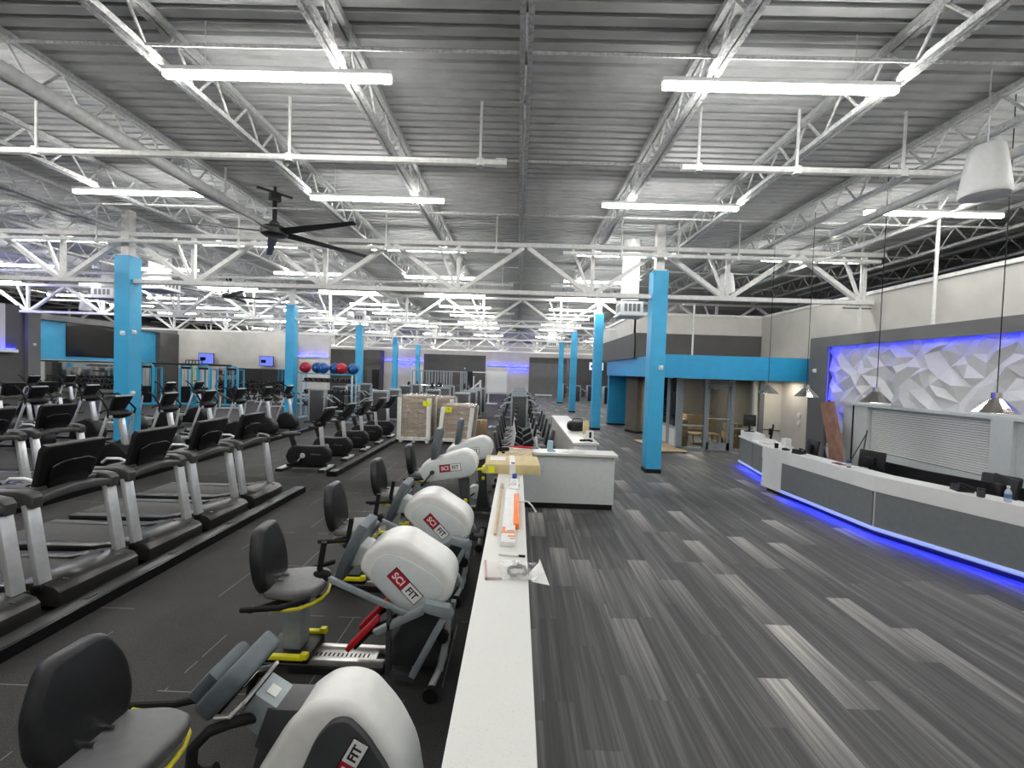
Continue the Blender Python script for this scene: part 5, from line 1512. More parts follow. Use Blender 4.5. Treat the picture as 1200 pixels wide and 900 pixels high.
# ================================================================== MIDDLE OF THE HALL
def wrapped_pallet(label, loc, sx, sy, h, lean=0.0, film=True, tape=(0.25, 0.85), rz=0.0):
    t = thing('wrapped_pallet', label, 'wrapped pallet', loc, rz)
    S = lambda mb: (setattr(mb, 'v', [(p[0] + lean * max(0, p[2] - 0.13), p[1], p[2]) for p in mb.v]), mb)[1]
    mb = MB()
    for k in range(5):
        mb.span((-sx / 2, -sy / 2 + k * (sy - 0.1) / 4, 0.10), (sx / 2, -sy / 2 + 0.1 + k * (sy - 0.1) / 4, 0.13))
    for k in (-1, 0, 1):
        mb.span((k * (sx / 2 - 0.06) - 0.05, -sy / 2, 0.0), (k * (sx / 2 - 0.06) + 0.05, sy / 2, 0.10))
    part('pallet', mb, M['foam'], t, 'pale pallet base', smooth=False)
    mb = MB(); mb.span((-sx / 2 + 0.03, -sy / 2 + 0.03, 0.13), (sx / 2 - 0.03, sy / 2 - 0.03, h)); part('stacked_cartons', S(mb), M['cartons'], t, 'brown cartons stacked in rows', smooth=False)
    for a in (-1, 1):
        for b in (-1, 1):
            mb = MB(); mb.span((a * (sx / 2 - 0.08), b * (sy / 2 + 0.03), 0.10), (a * (sx / 2 + 0.055), b * (sy / 2 + 0.05), h - 0.04), 0.008); mb.span((a * (sx / 2 + 0.035), b * (sy / 2 - 0.08), 0.10), (a * (sx / 2 + 0.055), b * (sy / 2 + 0.05), h - 0.04), 0.008)
            part('corner_post', S(mb), M['foam'], t, 'white corner post', smooth=False)
    mb = MB(); mb.span((-sx / 2, -sy / 2 - 0.018, 0.07), (sx / 2, -sy / 2 + 0.01, 0.19), 0.01); part('base_strap', mb, M['foam'], t, 'white band along the bottom')
    # crumpled stretch film: slightly bulging skin
    rnd = random.Random(int(h * 100))
    n, m = 28, 12
    vs_, fs_ = [], []
    for j in range(m + 1):
        z = 0.12 + (h + 0.015 - 0.12) * j / m
        for i in range(n):
            u = i / n * 4
            q, f = int(u), u - int(u)
            cx = [(-1, -1), (1, -1), (1, 1), (-1, 1), (-1, -1)]
            x = (cx[q][0] + (cx[q + 1][0] - cx[q][0]) * f) * (sx / 2 + 0.035); y = (cx[q][1] + (cx[q + 1][1] - cx[q][1]) * f) * (sy / 2 + 0.035)
            k = 1 + rnd.uniform(-0.012, 0.012)
            vs_.append((x * k, y * k, z + rnd.uniform(-0.02, 0.02)))
    for j in range(m):
        for i in range(n):
            a, b = j * n + i, j * n + (i + 1) % n
            fs_.append((a, b, b + n, a + n))
    mb = MB(); mb.add(vs_, fs_); top = [vs_[m * n + i] for i in range(n)]
    mb.add(top + [(p[0] * 0.5, p[1] * 0.5, h + 0.04 + rnd.uniform(-0.03, 0.05)) for p in top] + [(0, 0, h + 0.03)],
           [(i, (i + 1) % n, n + (i + 1) % n, n + i) for i in range(n)] + [(n + i, n + (i + 1) % n, 2 * n) for i in range(n)])
    if film:
        part('stretch_film', S(mb), M['film'], t, 'clear crinkled stretch film', angle=60)
    mb = MB(); mb.box((tape[0] * sx, -sy / 2 - 0.05, tape[1] * h), (0.24, 0.004, 0.17), 0); l = part('label_sheet', S(mb), M['tape_yellow'], t, 'bright yellow label', smooth=False)
    mb = MB(); mb.box((tape[0] * sx, -sy / 2 - 0.053, tape[1] * h + 0.02), (0.03, 0.002, 0.05)); part('print_mark', S(mb), M['cardboard'], l, smooth=False)
wrapped_pallet('taller wrapped pallet of brown cartons with a yellow label, on the left', (-3.32, 14.25, 0), 0.98, 1.0, 1.50, 0.0, tape=(0.42, 0.86))
wrapped_pallet('shorter wrapped pallet leaning right, whitish film over cartons, on the right', (-1.98, 14.2, 0), 0.98, 0.95, 1.24, 0.10, tape=(-0.30, 0.9), rz=-0.05)
wrapped_pallet('brown pallet load standing behind and between the two front pallets', (-2.78, 15.6, 0), 0.95, 0.9, 1.40, 0.0, tape=(-0.4, 0.3))
carton(-1.28, 15.5, 0, 0.42, 0.4, 0.62, 'single open cardboard box on the floor right of the pallets', 0.1)

# ---- strength machines: weight tower with perforated shroud, seat and arms
def strength_machine(label, loc, rz, group, h=1.45):
    t = thing('strength_machine', label, 'weight machine', loc, rz, group)
    mb = MB()
    for s in (-1, 1):
        mb.bar((s * 0.32, 0, 0.05), (s * 0.32, 0, h - 0.06), 0.075, 0.26, 0.02)
    mb.prism([(-0.36, h - 0.1), (-0.34, h - 0.02), (-0.28, h), (0.28, h), (0.34, h - 0.02), (0.36, h - 0.1), (0.28, h - 0.1), (-0.28, h - 0.1)], 'y', -0.15, 0.15, 0.02)
    mb.span((-0.36, -0.18, 0.0), (0.36, 0.18, 0.07), 0.015); part('tower_frame', mb, M['silver_paint'], t, 'silver grey tower frame')
    mb = MB(); mb.span((-0.285, -0.125, 0.07), (0.285, -0.10, h - 0.1), 0.006); mb.span((-0.285, 0.10, 0.07), (0.285, 0.125, h - 0.1), 0.006); sh = part('shroud', mb, M['charcoal'], t, 'dark perforated shroud')
    mb = MB(); mb.span((-0.15, -0.09, 0.15), (0.15, 0.09, 0.85)); part('weight_stack', mb, M['black'], t)
    mb = MB(); mb.span((0.3, -0.05, 0.0), (1.25, 0.05, 0.09), 0.015); mb.span((1.15, -0.3, 0.0), (1.25, 0.3, 0.08), 0.015); mb.bar((0.80, 0, 0.05), (0.80, 0, 0.45), 0.08, 0.08); part('foot_frame', mb, M['silver_paint'], t)
    mb = MB(); mb.prism([(0.60, -0.2), (1.0, -0.16), (1.05, 0), (1.0, 0.16), (0.60, 0.2)], 'z', 0.46, 0.54, 0.025, 3); part('seat', mb, M['vinyl_grey'], t, 'grey seat pad')
    T = Matrix.Translation((0.55, 0, 0.82)) @ Matrix.Rotation(-0.15, 4, 'Y')
    part('back_pad', xf(hexpad(0.34, 0.6, 0.08, 0.06, 0.025), T), M['vinyl'], t)
    for s in (-1, 1):
        mb = MB(); mb.tube([(0.3, s * 0.22, 1.12), (0.55, s * 0.30, 1.10), (0.78, s * 0.32, 0.92), (0.84, s * 0.26, 0.88)], 0.026, 8); part('press_arm', mb, M['silver_paint'], t, 'grey press arm')
        mb = MB(); mb.tube([(0.80, s * 0.32, 0.9), (0.86, s * 0.20, 0.87)], 0.028, 8); part('grip', mb, M['rubber'], t)
    return t
G1, G2, G3, G4 = ('weight machines under the ball rack', 'weight machines behind the upright bikes', 'weight machines right behind the pallets', 'weight machines in the row right of the aisle')
sm0 = strength_machine('weight machine with a dark shroud, nearest under the ball rack', (-8.35, 17.75, 0), 0, G1)
for k, (x, y) in enumerate(((-8.55, 20.4), (-8.75, 22.6), (-8.9, 24.9))):
    copy_tree(sm0, (x, y, 0), 0, 'weight machine with a dark shroud, %s of the row under the balls' % ORD[k + 1], G1)
for k, (x, y) in enumerate(((-5.74, 17.85), (-5.75, 19.7), (-6.3, 24.0), (-6.4, 26.6))):
    copy_tree(sm0, (x, y, 0), PI, 'weight machine, %s of the row behind the upright bikes and left of the pallets' % ORD[k], G2)
for k, (x, y) in enumerate(((-4.0, 20.3), (-3.95, 23.0), (-4.2, 26.0))):
    copy_tree(sm0, (x, y, 0), PI, 'weight machine, %s of those seen above the taller wrapped pallet' % ORD[k], G3)
for k, (x, y) in enumerate(((-2.35, 18.2), (-2.25, 20.2), (-2.2, 22.2), (-2.15, 24.2))):
    copy_tree(sm0, (x, y, 0), PI, 'weight machine, %s of those seen above the shorter leaning pallet' % ORD[k], 'weight machines above the leaning pallet')
for k in range(6):
    copy_tree(sm0, (0.1 + 0.01 * k, 17.9 + 2.0 * k, 0), 0 if k % 2 else PI, 'weight machine, %s in the row straight down the aisle beyond the low wall' % ORD[k], G4)

# ---- recumbent bikes beyond the low wall
def recumbent_bike(label, loc, rz, group):
    t = thing('recumbent_bike', label, 'exercise bike', loc, rz, group)
    mb = MB(); mb.span((-0.75, -0.06, 0.05), (0.75, 0.06, 0.14), 0.015); mb.span((-0.78, -0.28, 0), (-0.68, 0.28, 0.07), 0.015); mb.span((0.62, -0.28, 0), (0.72, 0.28, 0.07), 0.015); part('base_frame', mb, M['black_metal'], t)
    mb = MB(); mb.prism([(0.05, 0.12), (0.68, 0.12), (0.74, 0.3), (0.66, 0.52), (0.42, 0.62), (0.12, 0.5), (0.0, 0.3)], 'y', -0.12, 0.12, 0.03, 3); part('drive_shell', mb, M['black'], t)
    mb = MB(); mb.prism([(-0.68, -0.2), (-0.40, -0.23), (-0.24, -0.16), (-0.22, 0), (-0.24, 0.16), (-0.40, 0.23), (-0.68, 0.2)], 'z', 0.50, 0.58, 0.03, 3); mb.bar((-0.48, 0, 0.1), (-0.48, 0, 0.5), 0.09, 0.09); part('seat', mb, M['vinyl_grey'], t, 'grey seat pad')
    T = Matrix.Translation((-0.70, 0, 0.86)) @ Matrix.Rotation(-0.28, 4, 'Y')
    part('backrest', xf(hexpad(0.42, 0.56, 0.08, 0.08, 0.03), T), M['vinyl'], t, 'black backrest')
    mb = MB(); mb.bar((0.52, 0, 0.5), (0.40, 0, 1.05), 0.07, 0.1, 0.012); part('post', mb, M['silver'], t, 'silver post')
    T = Matrix.Translation((0.38, 0, 1.2)) @ Matrix.Rotation(0.25, 4, 'Y')
    mb = MB(); mb.box((0, 0, 0), (0.06, 0.40, 0.28), 0.015); c = part('console', xf(mb, T), M['black'], t)
    mb = MB(); mb.box((-0.032, 0, 0.02), (0.004, 0.34, 0.2)); part('screen', xf(mb, T), M['screen'], c, smooth=False)
    for s in (-1, 1):
        mb = MB(); mb.tube([(-0.6, s * 0.2, 0.48), (-0.5, s * 0.3, 0.5), (-0.25, s * 0.3, 0.62)], 0.016, 8); part('seat_handle', mb, M['silver'], t)
        mb = MB(); mb.box((0.36 + s * 0.1, s * 0.19, 0.36 + s * 0.1), (0.1, 0.1, 0.03), 0.008); mb.bar((0.36, s * 0.13, 0.36), (0.36 + s * 0.1, s * 0.14, 0.36 + s * 0.1), 0.03, 0.02); part('pedal', mb, M['black'], t)
    return t
RR, RL = 'recumbent bikes against the long white counter', 'recumbent bikes on the left side beyond the low wall'
rb0 = recumbent_bike('black recumbent bike facing left, nearest of the row beside the long white counter', (0.62 - 0.5, 9.6, 0), PI, RR)
rb0.location = (0.28, 9.6, 0)
rb0.scale = (0.74, 1, 1)
for k in range(4):
    copy_tree(rb0, (0.28, 10.8 + 1.2 * k, 0), PI, 'black recumbent bike facing left, %s of the row beside the long white counter' % ORD[k + 1], RR)
copy_tree(rb0, (0.2 - 0.02, 8.6, 0), 0.0, 'black recumbent bike facing right, right behind the corner of the low wall', RL)
rb_last = [o for o in COL.objects if o.get('label') == 'black recumbent bike facing right, right behind the corner of the low wall'][0]
rb_last.location = (0.12, 8.98, 0)
for k in range(4):
    copy_tree(rb0, (0.12, 10.2 + 1.2 * k, 0), 0.0, 'black recumbent bike facing right, %s of the left row beyond the low wall' % ORD[k], RL)

# ---- long white counter to the right and what lies on it
t = thing('display_counter', 'long white panelled counter beyond the turned end of the low wall', 'counter', (1.45, 11.6, 0))
mb = MB(); mb.span((-0.22, -2.75, 0.08), (0.24, 2.75, 0.93)); part('carcass', mb, M['white_soft'], t, smooth=False)
mb = MB(); mb.span((-0.2, -2.73, 0), (0.22, 2.73, 0.08)); part('plinth', mb, M['black'], t, smooth=False)
mb = MB(); mb.span((-0.27, -2.8, 0.93), (0.28, 2.8, 0.98), 0.006); part('counter_top', mb, M['quartz'], t)
for k in range(5):
    mb = MB(); mb.span((-0.232, -2.72 + k * 1.09, 0.1), (-0.22, -2.72 + k * 1.09 + 1.075, 0.92), 0.003); part('door', mb, M['beige'], t)
def at_counter(name, prts, label, cat, x, y, rz=0.0, z=0.98):
    t = thing(name, label, cat, (x, y, z), rz)
    for nm, mb, m in prts:
        part(nm, mb, m, t)
a = MB(); a.box((0, 0, 0.13), (0.5, 0.3, 0.24), 0.09, None, 4); b = MB(); b.tube([(-0.15, 0, 0.24), (-0.1, 0, 0.31), (0.1, 0, 0.31), (0.15, 0, 0.24)], 0.012, 6); c = MB(); c.box((0.2, -0.14, 0.12), (0.06, 0.03, 0.05), 0.006)
at_counter('sports_bag', [('bag', a, M['black']), ('handle', b, M['black']), ('tag', c, M['paper'])], 'black sports bag on the long white counter', 'bag', 1.52, 10.6, 0.2)
a = MB(); a.box((0, 0, 0.17), (0.12, 0.1, 0.34), 0.004); b = MB(); b.box((0, 0, 0.345), (0.1, 0.08, 0.01))
at_counter('tall_box', [('carton', a, M['cardboard_light']), ('lid', b, M['cardboard'])], 'tall slim tan box standing right of the black bag', 'box', 1.62, 9.95)
a = MB(); a.box((0, 0, 0.09), (0.16, 0.12, 0.18), 0.006); b = MB(); b.box((0, -0.062, 0.1), (0.05, 0.004, 0.13))
at_counter('white_box', [('carton', a, M['paper']), ('stripe', b, M['black'])], 'white box with a dark stripe near the end of the long counter', 'box', 1.62, 9.35)
a = MB(); a.box((0, 0, 0.02), (0.14, 0.05, 0.035), 0.01, (0, 0, 0.4)); b = MB(); b.box((0.06, 0.05, 0.02), (0.05, 0.12, 0.03), 0.01)
at_counter('hand_tool', [('body', a, M['black']), ('grip', b, M['black'])], 'small dark hand tool at the near end of the long counter, left one', 'tool', 1.42, 9.02)
a = MB(); a.box((0, 0, 0.02), (0.1, 0.06, 0.035), 0.01, (0, 0, -0.5)); b = MB(); b.box((0.04, -0.05, 0.015), (0.05, 0.08, 0.03), 0.008)
at_counter('hand_tool', [('body', a, M['black']), ('grip', b, M['black'])], 'small dark hand tool at the near end of the long counter, right one', 'tool', 1.56, 9.06)
a = MB(); a.box((0, 0, 0.01), (0.22, 0.3, 0.02), 0.003, (0, 0, 0.2)); b = MB(); b.box((0.03, 0.02, 0.026), (0.18, 0.22, 0.012), 0.003, (0, 0, -0.3))
at_counter('paper_stack', [('papers', a, M['paper']), ('leaflet', b, M['paper'])], 'white papers lying by the second column on the long counter', 'papers', 1.6, 9.72)

# ---- things on the low wall
ZW = 1.0
t = thing('parcel', 'long flat cardboard parcel with white tape lying across the low wall', 'cardboard parcel', (-0.06, 6.1, ZW), 0.03)
mb = MB(); mb.span((-0.36, -0.3, 0.0), (0.40, 0.34, 0.13), 0.008); b_ = part('carton', mb, M['cardboard_light'], t)
mb = MB(); mb.span((-0.02, -0.306, 0.0), (0.06, 0.345, 0.134)); part('tape', mb, M['paper'], b_, smooth=False)
mb = MB(); mb.span((0.0, -0.25, 0.1345), (0.055, -0.16, 0.137)); part('print_square', mb, mat('navy_print', '#232a78', 0.5, noise=0), b_, smooth=False)
mb = MB(); mb.box((-0.27, -0.304, 0.06), (0.09, 0.004, 0.09)); part('round_label', mb, M['tape_yellow'], b_, smooth=False)
mb = MB(); mb.span((-0.3, -0.05, 0.131), (-0.08, 0.2, 0.137)); part('paper_label', mb, M['paper'], b_, smooth=False)
mb = MB(); mb.prism([(-0.36, -0.02), (-0.40, -0.25), (-0.36, -0.28)], 'z', 0.0, 0.09, 0.003); mb.prism([(-0.36, -0.24), (-0.47, -0.27), (-0.46, -0.22), (-0.36, -0.1)], 'z', 0.03, 0.05); mb.prism([(-0.36, -0.27), (-0.46, -0.32), (-0.45, -0.28), (-0.36, -0.2)], 'z', 0.05, 0.066); part('torn_flap', mb, M['tape_yellow'], b_, 'torn yellowish flap')
t = thing('cut_board', 'pale flat board lying on the low wall behind the parcel', 'board', (0.02, 7.05, ZW), -0.02)
mb = MB(); mb.span((-0.32, -0.4, 0), (0.26, 0.55, 0.03), 0.003); part('sheet', mb, M['osb'], t)
mb = MB(); mb.span((-0.32, -0.402, 0.006), (0.26, -0.4, 0.012)); part('edge_line', mb, M['cardboard'], t, smooth=False)
t = thing('cable_coil', 'small white cable coil lying on the pale board', 'cable', (0.0, 7.1, ZW + 0.03))
mb = MB(); mb.tube([(0.14 * math.cos(a) * (1 + 0.1 * math.sin(3 * a)), 0.09 * math.sin(a), 0.01 + 0.004 * math.sin(5 * a)) for a in [k * 0.42 for k in range(31)]], 0.007, 6); part('loop', mb, M['paper'], t)
mb = MB(); mb.box((-0.2, 0.0, 0.02), (0.05, 0.03, 0.03), 0.005); part('plug', mb, M['black'], t)
t = thing('drill', 'small black cordless tool at the far corner of the pale board', 'tool', (-0.2, 7.3, ZW + 0.03), 0.5)
mb = MB(); mb.box((0, 0, 0.04), (0.2, 0.06, 0.07), 0.02); part('body', mb, M['black'], t)
mb = MB(); mb.box((-0.05, 0.06, 0.03), (0.06, 0.1, 0.05), 0.015); part('handle', mb, M['black'], t)
mb = MB(); mb.cyl((0.1, 0, 0.045), (0.17, 0, 0.045), 0.018); part('chuck', mb, M['silver'], t)
t = thing('pry_bar', 'red and black pry tool lying on the far corner of the low wall', 'tool', (-0.02, 7.62, ZW + 0.03), -0.1)
mb = MB(); mb.tube([(-0.1, 0, 0.03), (0.15, 0, 0.03), (0.32, 0.02, 0.025)], [0.012, 0.022, 0.022], 8); part('handle', mb, M['red'], t)
mb = MB(); mb.box((0.36, 0.02, 0.025), (0.14, 0.05, 0.03), 0.01); part('head', mb, M['grey_plastic'], t)
t = thing('spray_bottle', 'pale blue plastic container standing on the turned end of the low wall', 'bottle', (0.62, 7.62, ZW))
mb = MB(); mb.lathe([(0.05, 0), (0.055, 0.01), (0.05, 0.17), (0.045, 0.19)], 16, mtx((0, 0, 0)) @ Matrix.Diagonal((1, 0.7, 1, 1))); part('body', mb, M['pale_blue'], t)
mb = MB(); mb.box((0.06, 0, 0.02), (0.09, 0.06, 0.03), 0.008, (0, 0.5, 0)); part('foot', mb, M['pale_blue'], t)
def crumple(sx, sy, h, seed, n=9):
    rnd = random.Random(seed)
    vs_ = [((i / n - 0.5) * sx * (1 + rnd.uniform(-.06, .06)), (j / n - 0.5) * sy * (1 + rnd.uniform(-.06, .06)), 0.004 + h * rnd.random() * (1 - abs(i / n - 0.5) * 1.6) * (1 - abs(j / n - 0.5) * 1.6)) for i in range(n + 1) for j in range(n + 1)]
    fs_ = [(i * (n + 1) + j, (i + 1) * (n + 1) + j, (i + 1) * (n + 1) + j + 1, i * (n + 1) + j + 1) for i in range(n) for j in range(n)]
    return MB().add(vs_, fs_)
t = thing('plastic_wrap', 'crumpled white plastic lying on the turned end of the low wall', 'plastic wrap', (1.1, 7.64, ZW))
part('sheet', crumple(0.5, 0.26, 0.08, 4), M['paper'], t, angle=10)
part('fold', MB().add(*(lambda m: (m.v, m.f))(crumple(0.3, 0.2, 0.06, 9)), mtx((-0.05, 0.02, 0.05), (0.1, -0.1, 0.4))), M['film'], t, angle=10)
# narrow orange and white packages along the wall
t = thing('tool_package', 'long white and orange tool package lying along the low wall', 'package', (-0.02, 4.15, ZW), 0.0)
mb = MB(); mb.span((-0.075, -0.78, 0.0), (0.04, 0.75, 0.045), 0.006); c_ = part('box_body', mb, M['paper'], t)
mb = MB(); mb.span((0.022, -0.40, 0.002), (0.075, 0.55, 0.055), 0.006); part('orange_tool', mb, M['orange'], t, 'orange tool body')
mb = MB(); mb.span((-0.075, -0.60, 0.0455), (0.04, -0.565, 0.047)); mb.span((-0.02, -0.68, 0.0455), (0.04, -0.65, 0.047)); mb.span((-0.07, -0.55, 0.0455), (-0.045, -0.46, 0.047)); part('orange_print', mb, M['orange'], c_, 'orange printed marks', smooth=False)
mb = MB(); mb.span((-0.03, -0.55, 0.0455), (0.03, -0.54, 0.047)); mb.span((0.0, -0.72, 0.0455), (0.035, -0.71, 0.047)); part('dark_print', mb, M['charcoal'], c_, smooth=False)
t = thing('wooden_stick', 'thin wooden stick beside the orange tool package', 'stick', (-0.15, 4.3, ZW), 0.0)
mb = MB(); mb.span((-0.012, -0.7, 0), (0.012, 0.75, 0.02)); part('shaft', mb, M['wood'], t)
mb = MB(); mb.span((-0.018, 0.75, 0), (0.018, 0.93, 0.025), 0.004); part('tip', mb, M['silver_paint'], t)
t = thing('clear_sleeve', 'clear plastic sleeve with orange ends lying past the tool package', 'package', (0.0, 5.32, ZW), 0.0)
part('sleeve', crumple(0.14, 0.6, 0.03, 6), M['film'], t, angle=20)
mb = MB(); mb.span((-0.05, -0.28, 0.002), (0.05, 0.2, 0.012)); part('insert', mb, M['paper'], t, smooth=False)
mb = MB(); mb.span((-0.03, 0.24, 0.0), (0.03, 0.3, 0.06), 0.01); part('blue_cap', mb, mat('blue_cap', '#2a4f9e', 0.4, noise=0), t)
t = thing('marker_pen', 'dark marker pen lying in front of the tool package', 'pen', (0.03, 3.2, ZW), -0.1)
mb = MB(); mb.tube([(-0.13, 0, 0.009), (0.02, 0, 0.009)], 0.008, 8); part('barrel', mb, M['paper'], t)
mb = MB(); mb.tube([(0.02, 0, 0.009), (0.07, 0, 0.009)], 0.009, 8); part('cap', mb, M['black'], t)
t = thing('pale_card', 'faint pinkish clear card pack lying left of the bagged cable', 'package', (-0.13, 2.98, ZW), 0.1)
mb = MB(); mb.span((-0.055, -0.15, 0), (0.055, 0.12, 0.008), 0.002); part('card', mb, mat('pale_card', (0.66, 0.62, 0.6), 0.4, noise=0.02), t)
mb = MB(); mb.span((-0.06, -0.155, 0), (-0.045, 0.125, 0.012)); mb.span((-0.06, -0.155, 0), (0.05, -0.14, 0.012)); part('fold', mb, mat('pinkish_edge', (0.45, 0.33, 0.32), 0.4, noise=0), t, smooth=False)
t = thing('bagged_cable', 'coiled grey cable in a crumpled clear plastic bag on the low wall', 'cable', (0.04, 2.92, ZW), 0.0)
mb = MB(); mb.tube([((0.062 + 0.007 * math.sin(2.3 * a)) * math.cos(a), (0.075 + 0.008 * math.sin(1.7 * a)) * math.sin(a), 0.014 + 0.007 * (k % 4)) for k, a in enumerate([k * 0.5 for k in range(48)])], 0.007, 6); part('coil', mb, M['grey_plastic'], t, 'grey cable coil')
part('bag', MB().add(*(lambda m: (m.v, m.f))(crumple(0.27, 0.27, 0.07, 12)), mtx((0.0, 0.0, 0.02))), M['film'], t, 'clear crumpled bag', angle=12)
mb = MB(); mb.add([(0.08, -0.04, 0.03), (0.15, 0.1, 0.04), (0.19, 0.0, 0.02), (0.1, -0.1, 0.0), (0.16, 0.12, 0.06), (0.22, -0.08, -0.03)], [(0, 1, 4, 2), (0, 2, 5, 3)]); part('bag_flap', mb, M['paper'], t, smooth=False)
t = thing('white_cable', 'short white cable end hanging over the right edge of the low wall', 'cable', (0.1, 4.55, ZW))
mb = MB(); mb.tube([(-0.06, -0.03, 0.01), (0.0, 0, 0.012), (0.05, 0.01, 0.01), (0.1, -0.01, -0.03), (0.13, -0.03, -0.07)], 0.008, 8); part('lead', mb, M['paper'], t)
mb = MB(); mb.tube([(0.13, -0.03, -0.07), (0.14, -0.035, -0.09)], 0.011, 8); part('connector', mb, M['white'], t)
t = thing('red_strap', 'red strap end sticking out behind the low wall corner', 'strap', (-0.5, 8.35, 0.02))
mb = MB(); mb.tube([(0, 0, 0.01), (-0.2, 0.1, 0.02), (-0.45, 0.05, 0.01)], 0.012, 6); part('webbing', mb, M['red'], t)
mb = MB(); mb.box((0.02, 0, 0.012), (0.08, 0.05, 0.02), 0.005); part('buckle', mb, M['black'], t)

# ---- ball rack with medicine balls and dumbbells, left of centre
t = thing('ball_rack', 'tall pale blue storage rack holding balls, by the second left column', 'storage rack', (-8.6, 19.3, 0))
for s in (-1, 1):
    mb = MB(); mb.bar((s * 1.15, -0.2, 0), (s * 1.15, -0.2, 2.05), 0.08, 0.06, 0.01); mb.bar((s * 1.15, 0.25, 0), (s * 1.15, 0.25, 2.05), 0.08, 0.06, 0.01); mb.span((s * 1.15 - 0.05, -0.35, 0), (s * 1.15 + 0.05, 0.4, 0.08), 0.01); part('upright', mb, M['pale_blue'], t)
for z in (0.6, 1.15, 1.68):
    mb = MB(); mb.bar((-1.15, -0.15, z), (1.15, -0.15, z), 0.05, 0.05); mb.bar((-1.15, 0.2, z), (1.15, 0.2, z), 0.05, 0.05); part('shelf_rail', mb, M['black_metal'], t)
mb = MB(); mb.bar((-1.2, -0.22, 2.03), (1.2, -0.22, 2.03), 0.04, 0.04); mb.bar((-1.2, 0.27, 2.03), (1.2, 0.27, 2.03), 0.04, 0.04); mb.bar((-1.15, 0, 2.0), (-1.75, -0.3, 2.28), 0.06, 0.06); part('top_rail', mb, M['rig_blue'], t)
for k, (cl, q) in enumerate((('ball_red', 'red exercise ball at the left end on top of the rack'), ('ball_blue', 'blue exercise ball right next to the leftmost red one'), ('ball_blue', 'blue exercise ball, third from the left on the rack'), ('ball_blue', 'blue exercise ball, fourth from the left on the rack'),
                              ('ball_red', 'red exercise ball between two blue ones on the rack'), ('ball_blue', 'blue exercise ball at the right end on top of the rack'))):
    t = thing('exercise_ball', q, 'ball', (-9.62 + 0.41 * k, 19.32 + (0.16 if k % 2 else -0.14), 2.052 + 0.25))
    mb = MB(); mb.ball((0, 0, 0), 0.25, 20, 12); part('skin', mb, M[cl], t, angle=180)
    mb = MB(); mb.tube([(0, -0.25, 0), (0, -0.255, 0)], 0.018, 8); part('valve', mb, M['white'], t)
mbd = MB(); mbd.tube([(0, -0.09, 0), (0, 0.09, 0)], 0.018, 8); m_bar = mbd.mesh('dumbbell_bar', M['silver'])
mbd = MB()
mbd.tube([(0, 0.07, 0), (0, 0.17, 0)], 0.075, 6)
m_hd = mbd.mesh('dumbbell_head', M['black'], False)
for r_, z in enumerate((0.6, 1.15, 1.68)):
    for k in range(9):
        t = thing('dumbbell', 'black dumbbell, %s from left on the ball rack, %s shelf' % (ORD[k], ('lowest', 'middle', 'top')[r_]), 'dumbbell', (-9.6 + 0.25 * k, 19.32, z + 0.10), 0, 'dumbbells on the ball rack')
        link('bar', m_bar, t); link('head', m_hd, t); link('head', m_hd, t, (0, -0.24, 0))

# ---- blue cable rig by the left wall
t = thing('cable_rig', 'big pale blue cable training rig in front of the left bay', 'training rig', (-17.6, 23.4, 0))
for x, y in ((-2.6, -0.4), (-1.0, 0.3), (0.35, -0.2), (1.5, 0.4)):
    mb = MB()
    for s in (-1, 1):
        mb.bar((x + s * 0.33, y, 0), (x + s * 0.33, y, 2.05), 0.10, 0.10, 0.015); mb.tube([(x + s * 0.33, y, 2.02), (x + s * 0.28, y, 2.15), (x + s * 0.12, y, 2.2)], 0.05, 8)
    for q_ in (-0.33, 0.0, 0.33):
        mb.bar((x + q_, y + 0.55, 0), (x + q_, y + 0.55, 2.0), 0.07, 0.07, 0.01)
    mb.bar((x - 0.36, y + 0.55, 2.0), (x + 0.36, y + 0.55, 2.0), 0.07, 0.07)
    mb.span((x - 0.4, y - 0.45, 0), (x + 0.4, y + 0.65, 0.08), 0.01); mb.bar((x - 0.2, y, 2.2), (x + 0.2, y, 2.2), 0.09, 0.09, 0.01)
    tw = part('tower', mb, M['rig_blue'], t, 'pale blue cable tower')
    mb = MB(); mb.span((x - 0.22, y - 0.1, 0.1), (x + 0.22, y + 0.1, 1.0)); part('weight_stack', mb, M['black'], tw)
    mb = MB(); mb.cyl((x - 0.12, y, 0.3), (x - 0.12, y, 2.15), 0.015, 6); mb.cyl((x + 0.12, y, 0.3), (x + 0.12, y, 2.15), 0.015, 6); part('guide_rod', mb, M['chrome'], tw)
    mb = MB(); mb.span((x - 0.24, y - 0.07, 1.98), (x + 0.24, y + 0.07, 2.1), 0.01); part('name_plate', mb, M['black'], tw)
mb = MB(); mb.bar((-2.6, -0.4, 2.24), (-1.0, 0.3, 2.24), 0.08, 0.10); mb.bar((-1.0, 0.3, 2.24), (0.35, -0.2, 2.24), 0.08, 0.10); mb.bar((0.35, -0.2, 2.24), (1.5, 0.4, 2.24), 0.08, 0.10)
for k in range(6):
    mb.bar((-1.0 + k * 0.25, 0.25 - k * 0.09, 2.24), (-1.0 + k * 0.25, 0.25 - k * 0.09, 2.48), 0.03, 0.03)
mb.bar((-1.0, 0.3, 2.48), (0.35, -0.2, 2.48), 0.04, 0.04); part('cross_beam', mb, M['black_metal'], t, 'black cross beams')
mb = MB(); mb.box((-0.35, 0.0, 1.65), (0.06, 0.03, 1.0), 0.005); part('hanging_strap', mb, M['yellow'], t, 'yellow hanging strap')

